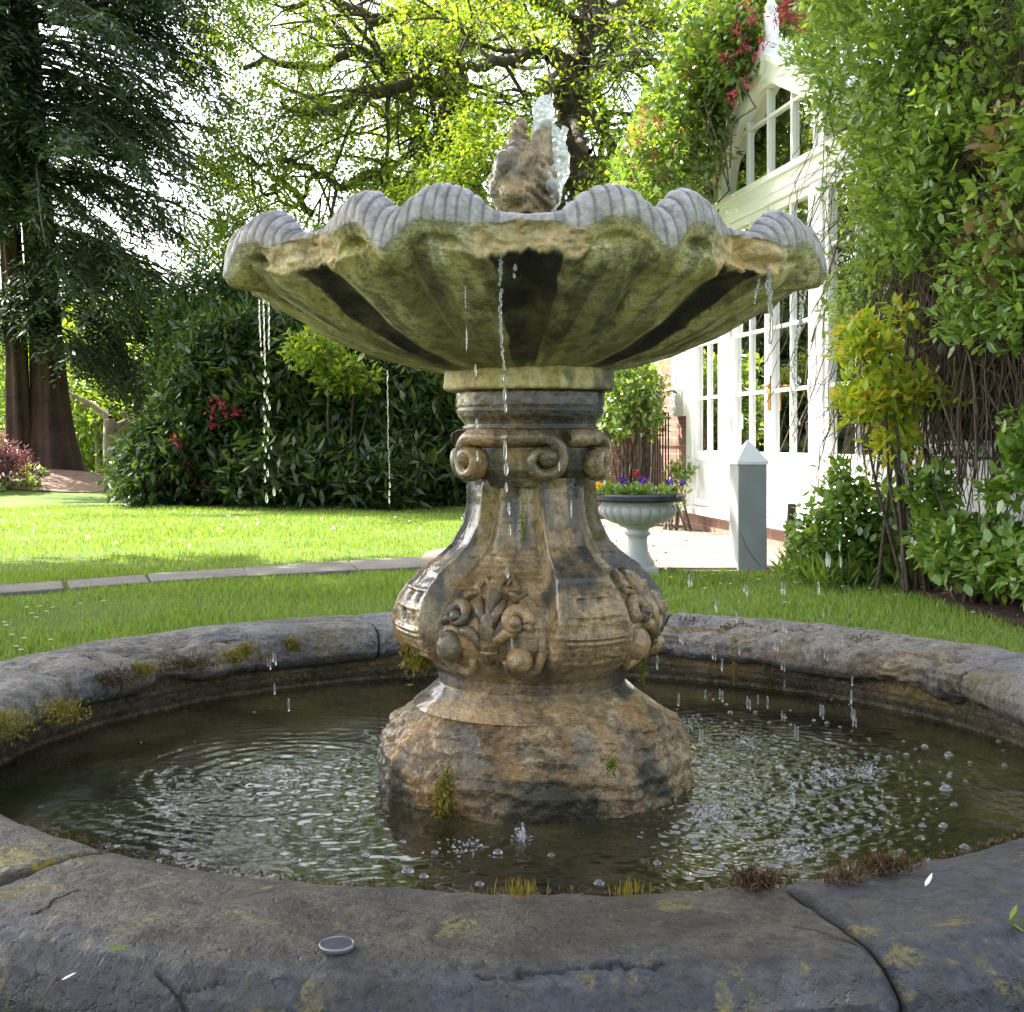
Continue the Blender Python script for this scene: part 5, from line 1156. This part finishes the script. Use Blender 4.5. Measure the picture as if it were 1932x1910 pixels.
stream(b, [(944, 478), (945, 510), (943, 540)], df, .003, .002); stream(b, [(945, 545), (944, 600), (947, 660), (952, 700)], df, .0022, .002)
for (x, y, r, l) in [(948,715,3,3),(952,745,3.5,5),(954,770,3,4),(953,850,4,6),(955,885,5,3),(955,920,3,4),(960,960,3,5),(962,1000,3,5),(957,1080,4,4),(972,1245,4.5,3),(966,1215,3,5),(878,560,1.5,18),(880,640,1.5,20),(897,700,2,8),(972,505,4,2),(970,520,3,2),(899,800,2.5,5),(900,860,2.5,5),(1078,960,1.5,14),(1055,880,1.5,8)]: drop(b, x, y, df if y < 1000 else FY-.3, r*KM*.7, l)
tag(b.build('water_stream', M['drop'], None, True), 'broken stream falling down the front of the fountain', 'water', kind='stuff')
b = MB(); dr_ = FY-.3
stream(b, [(1438, 455), (1441, 480), (1449, 510), (1452, 560), (1455, 600), (1453, 650)], dr_, .0042, .003); stream(b, [(1446, 470), (1437, 510), (1428, 545), (1424, 575)], dr_, .003, .003)
stream(b, [(1440, 452), (1444, 478), (1451, 520), (1455, 565)], dr_, .003, .003)
for x0, x1 in ((1505, 1510), (1514, 1508), (1522, 1512)): stream(b, [(x0, 540), (x1+3, 575), (x1, 610), (1503, 640), (1500, 690)], FY-.05, .0024, .004)
for i in range(22): drop(b, 1500+rnd.gauss(0, 5), rnd.uniform(690, 840), FY-.1, .0022, 2.5)
tag(b.build('water_stream', M['drop'], None, True), 'twisting streams pouring off the right side of the bowl', 'water', kind='stuff')
b = MB()
for (x, y) in [(1283,1200),(1345,1235),(1352,1150),(1362,1255),(1390,1165),(1475,1110),(1478,1180),(1476,1205),(1462,1215),(1475,1255),(1553,1155),(1556,1235),(1590,1210),(1608,1285),(1606,1315),(1331,1310),(1358,1310),(1430,1320),(1448,1325),(1410,1325),(1280,1320),(1548,1340),(1584,1030),(1586,1060),(1607,1345),(1240,1250),(1610,1360),(518,1300),(505,1250),(515,1240),(1495,1520),(1650,1210),(1350,1140),(1404,1110),(1545,1110),(1475,1350),(1320,1385),(1500,1380),(1480,1290),(1395,1225),(1290,1155),(1300,1095),(1560,1055),(545,1330)]:
    for k in range(2 if rnd.random() < .5 else 1): drop(b, x+k*5, y+k*4, FY+rnd.uniform(-.2, .3), .0013+rnd.random()*.0011, 6)
tag(b.build('falling_drops', M['drop'], None, True), 'scattered drops streaking down above the right of the pool', 'water', kind='stuff')
# jet on the finial
b = MB(); d = FY
def q(x, y, dd=0): return Vector(P(x, y, d+dd))
b.tube([q(1018, 262), q(1022, 235), q(1024, 210), q(1026, 190), q(1028, 182)], [.016, .018, .017, .014, .006], 18); b.ball(q(1030, 192), .012, 14, 10); b.ball(q(1016, 200), .009, 12, 8)
b.tube([q(1040, 245), q(1050, 262), q(1054, 300), q(1052, 340), q(1046, 370), q(1040, 398)], [.008, .015, .017, .016, .011, .008], 16)
b.tube([q(1066, 240), q(1062, 258), q(1052, 275)], [.004, .007, .009], 10); b.ball(q(1040, 350, -.03), .014, 14, 9); b.ball(q(1036, 330, -.03), .010, 12, 8)
o = b.build('water_jet', M['jet'], None, True); md = o.modifiers.new('r', 'REMESH'); md.mode = 'VOXEL'; md.voxel_size = .003
dg = bpy.context.evaluated_depsgraph_get(); me = bpy.data.meshes.new_from_object(o.evaluated_get(dg)); o.modifiers.clear(); o.data = me
co = np.zeros(len(me.vertices)*3, np.float32); me.vertices.foreach_get('co', co); co = co.reshape(-1, 3); no = np.zeros_like(co).ravel(); me.vertices.foreach_get('normal', no); no = no.reshape(-1, 3)
co += no*(.010*fbm(co*np.array([60, 60, 30]), 3, 3)+.006*fbm(co*130, 3, 5))[:, None]; me.vertices.foreach_set('co', co.ravel()); me.polygons.foreach_set('use_smooth', np.ones(len(me.polygons), bool)); me.update()
if not me.materials: me.materials.append(M['drop'])
b = MB()
for i in range(16): drop(b, rnd.gauss(1052, 14), rnd.uniform(230, 400), FY-.02, rnd.uniform(.001, .0025), 1.6)
for (x, y) in ((1042, 370), (1046, 380), (1068, 372), (1068, 250)): drop(b, x, y, FY-.03, .003, 1.5)
b.build('spray', M['drop'], o, True)
tag(o, 'glassy jet of water spurting and falling beside the finial', 'water', kind='stuff')
# bubbles and splashes
b = MB()
def bubble(px, py, r):
    x, y = wpix(px, py); nu, nv = 12, 5; V = []
    for i in range(nv+1):
        a = i/nv*PI/2
        V += [(x+r*math.cos(a)*math.cos(2*PI*j/nu), y+r*math.cos(a)*math.sin(2*PI*j/nu), WZ+.0005+r*.95*math.sin(a)) for j in range(nu)]
    Fs = [(i*nu+j, i*nu+(j+1) % nu, (i+1)*nu+(j+1) % nu, (i+1)*nu+j) for i in range(nv) for j in range(nu)]; b.add(V, Fs)
    ring_ = [(x+(r*1.12)*math.cos(t*2*PI/14), y+(r*1.12)*math.sin(t*2*PI/14), WZ+.0012) for t in range(15)]; b.tube(ring_, r*.09, 5, False)
fixed = [(410,1435,5),(402,1472,5),(330,1530,4),(428,1520,5),(510,1465,5),(590,1500,4),(680,1470,5),(690,1385,7),(705,1395,8),(680,1528,7),(560,1625,7),(625,1628,7),(650,1600,5),(770,1645,10),(800,1655,7),(690,1615,7),(850,1475,5),(1318,1350,5),(1370,1330,5),(1378,1345,6),(1425,1345,5),(1480,1355,6),(1460,1390,6),(1560,1365,6),(1604,1330,6),(1570,1320,5),(1535,1360,5),(1640,1395,4),(1745,1410,8),(1678,1430,7),(1655,1430,6),(1710,1425,6),(1790,1425,9),(1790,1465,6),(1785,1490,12),(1800,1520,7),(1750,1480,6),(1780,1560,8),(1820,1600,8),(1740,1560,7),(1700,1610,8),(1655,1565,7),(1750,1625,7),(1640,1560,6),(1885,1400,7),(1830,1440,5),(1895,1445,6),(1560,1570,8),(1310,1590,8),(1360,1640,10),(1240,1630,7),(940,1610,8),(905,1670,7),(1040,1615,6),(1130,1668,8),(285,1635,6),(320,1640,5),(300,1625,5),(480,1345,4),(465,1308,3),(545,1505,4),(440,1555,4),(520,1560,5),(600,1570,4),(760,1590,6),(730,1620,6),(820,1610,6)]
for x, y, r in fixed: bubble(x, y, r*KM*.82)
for i in range(170):
    x, y = rnd.gauss(1520, 170), rnd.gauss(1480, 75)
    if 1330 < x < 1900 and 1310 < y < 1640: bubble(x, y, rnd.uniform(1.2, 4.)*KM)
for i in range(45):
    x, y = rnd.gauss(560, 130), rnd.gauss(1510, 70)
    if 250 < x < 715 and 1380 < y < 1660: bubble(x, y, rnd.uniform(1.2, 3)*KM)
tag(b.build('surface_bubbles', M['drop'], None, True), 'small clear bubbles floating on the pool surface', 'bubbles', kind='stuff')
b = MB()
for (px, py, s, n, h) in [(985,1585,16,26,28),(1560,1462,40,60,14),(1640,1460,30,50,20),(1500,1605,45,70,12),(1330,1540,45,60,22),(530,1462,45,70,10),(955,1535,8,14,16),(1400,1400,40,30,16),(1300,1365,40,35,8),(880,1600,40,25,6),(1495,1520,4,14,30),(1090,1500,8,6,5)]:
    for i in range(int(n*2.6)):
        x, y = wpix(px+rnd.gauss(0, s*.6), py+rnd.gauss(0, s*.24)); z = WZ+rnd.expovariate(1/(h*.28))*KM; b.ball((x, y, z), rnd.uniform(.0005, .0019), 7, 5, (rnd.uniform(.8, 1.8), 1, rnd.uniform(.5, 1.3)))
    x, y = wpix(px, py)
    if h > 12: b.tube([(x, y, WZ-.002), (x+.002, y, WZ+h*KM*.5), (x+rnd.gauss(0, .004), y, WZ+h*KM)], [.006, .003, .0015], 8)
tag(b.build('splashes', M['drop'], None, True), 'little splashes where falling water hits the pool', 'water', kind='stuff')

# ---------------------------------------------------------------- moss, litter, small things
def moss(label, x, y, d, rx, rz, mat, n=260, L=.014, drape=0, group='moss clumps on the pool rim and fountain'):
    p = np.array(P(x, y, d)); C = p+rg.normal(size=(n, 3))*np.array([rx, rx*.5, rz])*.5
    o = leafobj('moss_clump', [leaves(C, L, .22, drn=np.array([[0, -.4, .5-1.4*drape]])*np.ones((n, 1)), spread=.9)], mat)
    tag(o, label, 'moss', group)
def rim_at(px, py, z=.3): return (CH-z)*F/(py-HY)
for x, y, rx, rz, mt, dr, lab in [(10,1362,.045,.03,'moss',.6,'golden moss clump on the rim at the left edge of the photo'),(72,1302,.02,.006,'moss_green',0,'flat bright green moss patch on the left rim top'),
    (120,1340,.04,.02,'moss',.4,'ragged moss hanging under the left rim edge'),(215,1280,.05,.016,'moss_brown',.3,'brown-gold moss ridge along the left rim edge'),(262,1262,.04,.014,'moss',.2,'yellow-brown moss on the left rim edge, middle of the row'),
    (355,1252,.06,.016,'moss_brown',.2,'dark brown moss by the coping joint on the left rim'),(440,1240,.03,.016,'moss',.3,'small moss tuft right of the crumbled left edge'),(462,1226,.022,.018,'moss',.4,'round golden moss tuft on the back left rim nose'),
    (548,1216,.02,.018,'moss',.3,'golden moss tuft nearest the pedestal on the left rim')]:
    moss(lab, x, y, rim_at(x, y, .29)-.02, rx, rz, M[mt], int(6500*rx)+260, .011, dr)
for x, y, rx, lab in [(1400,1188,.06,'root tangle of moss on the back right rim'),(1300,1180,.05,'thin moss line on the rim just right of the pedestal'),(1500,1200,.08,'dark crumbly moss along the back right rim'),(1640,1215,.06,'dark moss in the broken ledge at far right rim')]:
    moss(lab, x, y, rim_at(x, y, .3)-.03, rx, .016, M['moss_brown'], int(3000*rx)+100, .016, .3)
for x, y0, y1, lab in [(1385, 1195, 1292, 'longer thin weed strand hanging from the back right rim'), (1450, 1200, 1300, 'weed strand hanging beside the root tangle'), (1212, 1225, 1285, 'thread of weed hanging right of the baluster')]:
    d = rim_at(x, 1215, .28)-.03 if x > 1300 else 2.3; C = np.array([P(x+rnd.gauss(0, 1.5), y0+(y1-y0)*k/110, d) for k in range(110)])
    tag(leafobj('hanging_weed', [leaves(C, .009, .4, drn=np.array([[0, -.3, -.8]])*np.ones((110, 1)))], M['moss_green'] if x != 1385 else M['moss']), lab, 'water weed')
moss('orange-brown moss fringe on the left flank of the baluster', 775, 1215, 2.27, .014, .045, M['moss'], 320, .014, .9)
moss('second moss fringe hanging under the left flank of the baluster', 795, 1242, 2.24, .022, .014, M['moss'], 220, .014, 1)
moss('dripping yellow-green moss on the front left corner of the plinth', 838, 1500, 2.085, .016, .05, M['moss'], 420, .014, 1)
moss('dark green moss at the left shoulder of the plinth', 745, 1450, 2.25, .018, .04, M['moss_green'], 160, .012, 1)
moss('green moss blade on the right slope of the plinth', 1153, 1440, 2.06, .006, .016, M['moss_green'], 90, .012, .5)
moss('green moss running down the middle of the baluster', 985, 990, 2.215, .005, .05, M['moss_green'], 160, .008, 1)
zt_ = .326
for x, y, rx, n, lab in [(1425,1668,.013,620,'rusty brown moss cushion on the front rim'),(1665,1640,.018,620,'wider brown moss mat on the right of the front rim'),(1590,1662,.012,200,'thin brown moss between the two front rim cushions')]:
    xx, yy = top_xy(x, y); C = np.array([xx, yy, zt_+.003])+rg.normal(size=(n, 3))*np.array([rx, .009, .0045])
    tag(leafobj('moss_clump', [leaves(C, .009, .25, drn=np.array([[0, -.2, .8]])*np.ones((n, 1)), spread=1.0)], M['moss_brown']), lab, 'moss', 'moss clumps on the pool rim and fountain')
for x0, n, lab in ((985, 70, 'fine upright moss stalks on the front rim under the pedestal'), (1185, 40, 'sparser upright moss stalks right of the first patch')):
    C = []
    for i in range(n): xx, yy = top_xy(x0+rnd.gauss(0, 18), 1690); C.append((xx, yy+rnd.uniform(-.003, .006), zt_-.004))
    tag(leafobj('moss_stalks', [leaves(np.array(C), .018, .07, drn=np.array([[0, 0, 3.]])*np.ones((n, 1)), spread=.5)], M['moss']), lab, 'moss')
C = []
for i in range(900):
    az_ = rnd.uniform(-.7, .8); r = .975+abs(rnd.gauss(0, .008)); C.append(az_pt(az_, r, .318+(r-1.0)*.25))
tag(leafobj('rim_crumbs', [leaves(np.array(C), .006, .5, up=1)], M['moss_brown']), 'crumbs of dirt and moss along the inner edge of the front rim', 'debris', kind='stuff')
# small metal disc and fallen bits
xx, yy = top_xy(636, 1790); t = empty('metal_cap', (xx, yy, zt_), 'small round metal lid lying on the front rim', 'lid')
b = MB(); b.lathe([(.0165, zt_+.001), (.017, zt_+.004), (.0165, zt_+.0055), (.015, zt_+.0055), (.0145, zt_+.0045), (.0001, zt_+.0045)], (xx, yy, 0), 40); b.build('lid', M['silver'], t, True)
b = MB(); b.lathe([(.0001, zt_+.005), (.0142, zt_+.005)], (xx, yy, 0), 30); b.build('dark_top', M['rimblack'], t)
for x, y, s, mt, lab, nm in [(200,1800,.022,'moss_green','narrow green leaf lying on the front left rim','fallen_leaf'),(1905,1745,.018,'moss_green','small green seedling with pale leaf at the right of the rim','seedling'),(905,1655,.0,'dead','',''),(1745,1680,.018,'daisy','pale torn leaf on the rim by the brown moss mat','fallen_leaf'),(490,1685,.016,'dead','dry curled leaf on the inner edge of the front rim','fallen_leaf'),(115,1858,.014,'daisy','tiny white petal on the rim at lower left','fallen_petal')]:
    if not s: continue
    xx, yy = top_xy(x, y); k = 7 if nm == 'seedling' else 1; C = np.array([[xx, yy, zt_+.004]])*np.ones((k, 1))
    tag(leafobj(nm, [leaves(C, np.full(k, s), .35, drn=np.array([[.8, .6, .3]])*(1 if k == 1 else .2)*np.ones((k, 1)), up=1.5, spread=.4 if k == 1 else 1, shape='six')], M[mt]), lab, 'leaf')
b = MB(); xx, yy = top_xy(92, 1890, .31); b.tube([(xx-.002, yy-.012, .318), (xx, yy, .322), (xx+.002, yy+.014, .327)], [.0012, .0015, .001], 6); tag(b.build('twig', M['twig'], None, True), 'short brown twig on the rim in the lower left corner', 'twig')
b = MB(); pts = [P(1862, 1352, 2.75), P(1872, 1338, 2.76), P(1890, 1330, 2.76), P(1915, 1340, 2.74), P(1945, 1352, 2.7)]
b.tube(limb_pts(pts, .001), .007, 10); tag(b.build('pump_hose', M['black'], None, True), 'black pump hose entering the pool at the right', 'hose')
# daisies on the lawn
proto = None
def daisy(x, y):
    global proto
    if proto is None:
        t = empty('daisy', (0, 0, 0)); C = np.zeros((12, 3)); C[:, 2] = .045; a = np.arange(12)*PI/6
        b = MB(); b.tube([(0, 0, 0), (.002, 0, .044)], .0012, 4, False); s = b.build('stem', M['stem'], t, True)
        f = leafobj('petals', [leaves(C, np.full(12, .012), .45, drn=np.stack([np.cos(a), np.sin(a), .25+0*a], -1)*5, spread=.2, up=2)], M['daisy'], t)
        b = MB(); b.ball((0, 0, .046), .0035, 8, 6, (1, 1, .6)); e = b.build('centre', M['yellow'], t, True)
        proto = t; t.location = (x, y, 0); return t
    c = proto.copy(); COL.objects.link(c); c.location = (x, y, 0)
    for ch in proto.children:
        k = ch.copy(); COL.objects.link(k); k.parent = c; k.matrix_parent_inverse = ch.matrix_parent_inverse
    return c
left = [(8,1190),(22,1215),(30,1238),(75,1158),(60,1172),(68,1180),(95,1225),(152,1152),(195,1147),(100,1160),(40,1245),(50,1160),(12,1196),(45,1222),(88,1168)]
right = [(1300,1110),(1330,1096),(1345,1093),(1360,1113),(1378,1113),(1432,1104),(1330,1122),(1545,1130),(1600,1110),(1608,1098),(1640,1122),(1740,1120),(1835,1170),(1480,1150),(1590,1118),(1265,1100),(1500,1110),(1690,1135)]
for lst, lab in ((left, 'white daisy in the grass at the left, beyond the pool rim'), (right, 'white daisy in the grass right of the pedestal')):
    for x, y in lst:
        gx_, gy_ = G(x, y+5); tag(daisy(gx_, gy_), lab, 'flower', 'daisies on the left lawn' if lst is left else 'daisies on the right lawn')
# small white daisies far out on the sunlit lawn
n = 90; yy = rg.uniform(8.6, 13.5, n); xx = rg.uniform(-5, .6, n); k = ~in_bad(xx, yy) & (vn(np.stack([xx, yy, xx*0], -1)*.7, 8) > -.1); C = np.stack([xx, yy, np.full(n, .045)], -1)[k]
tag(leafobj('far_daisies', [clump(C, 5, .008, .018, .7, up=2)], M['daisy']), 'specks of tiny daisies scattered over the far sunlit lawn', 'flowers', kind='stuff')
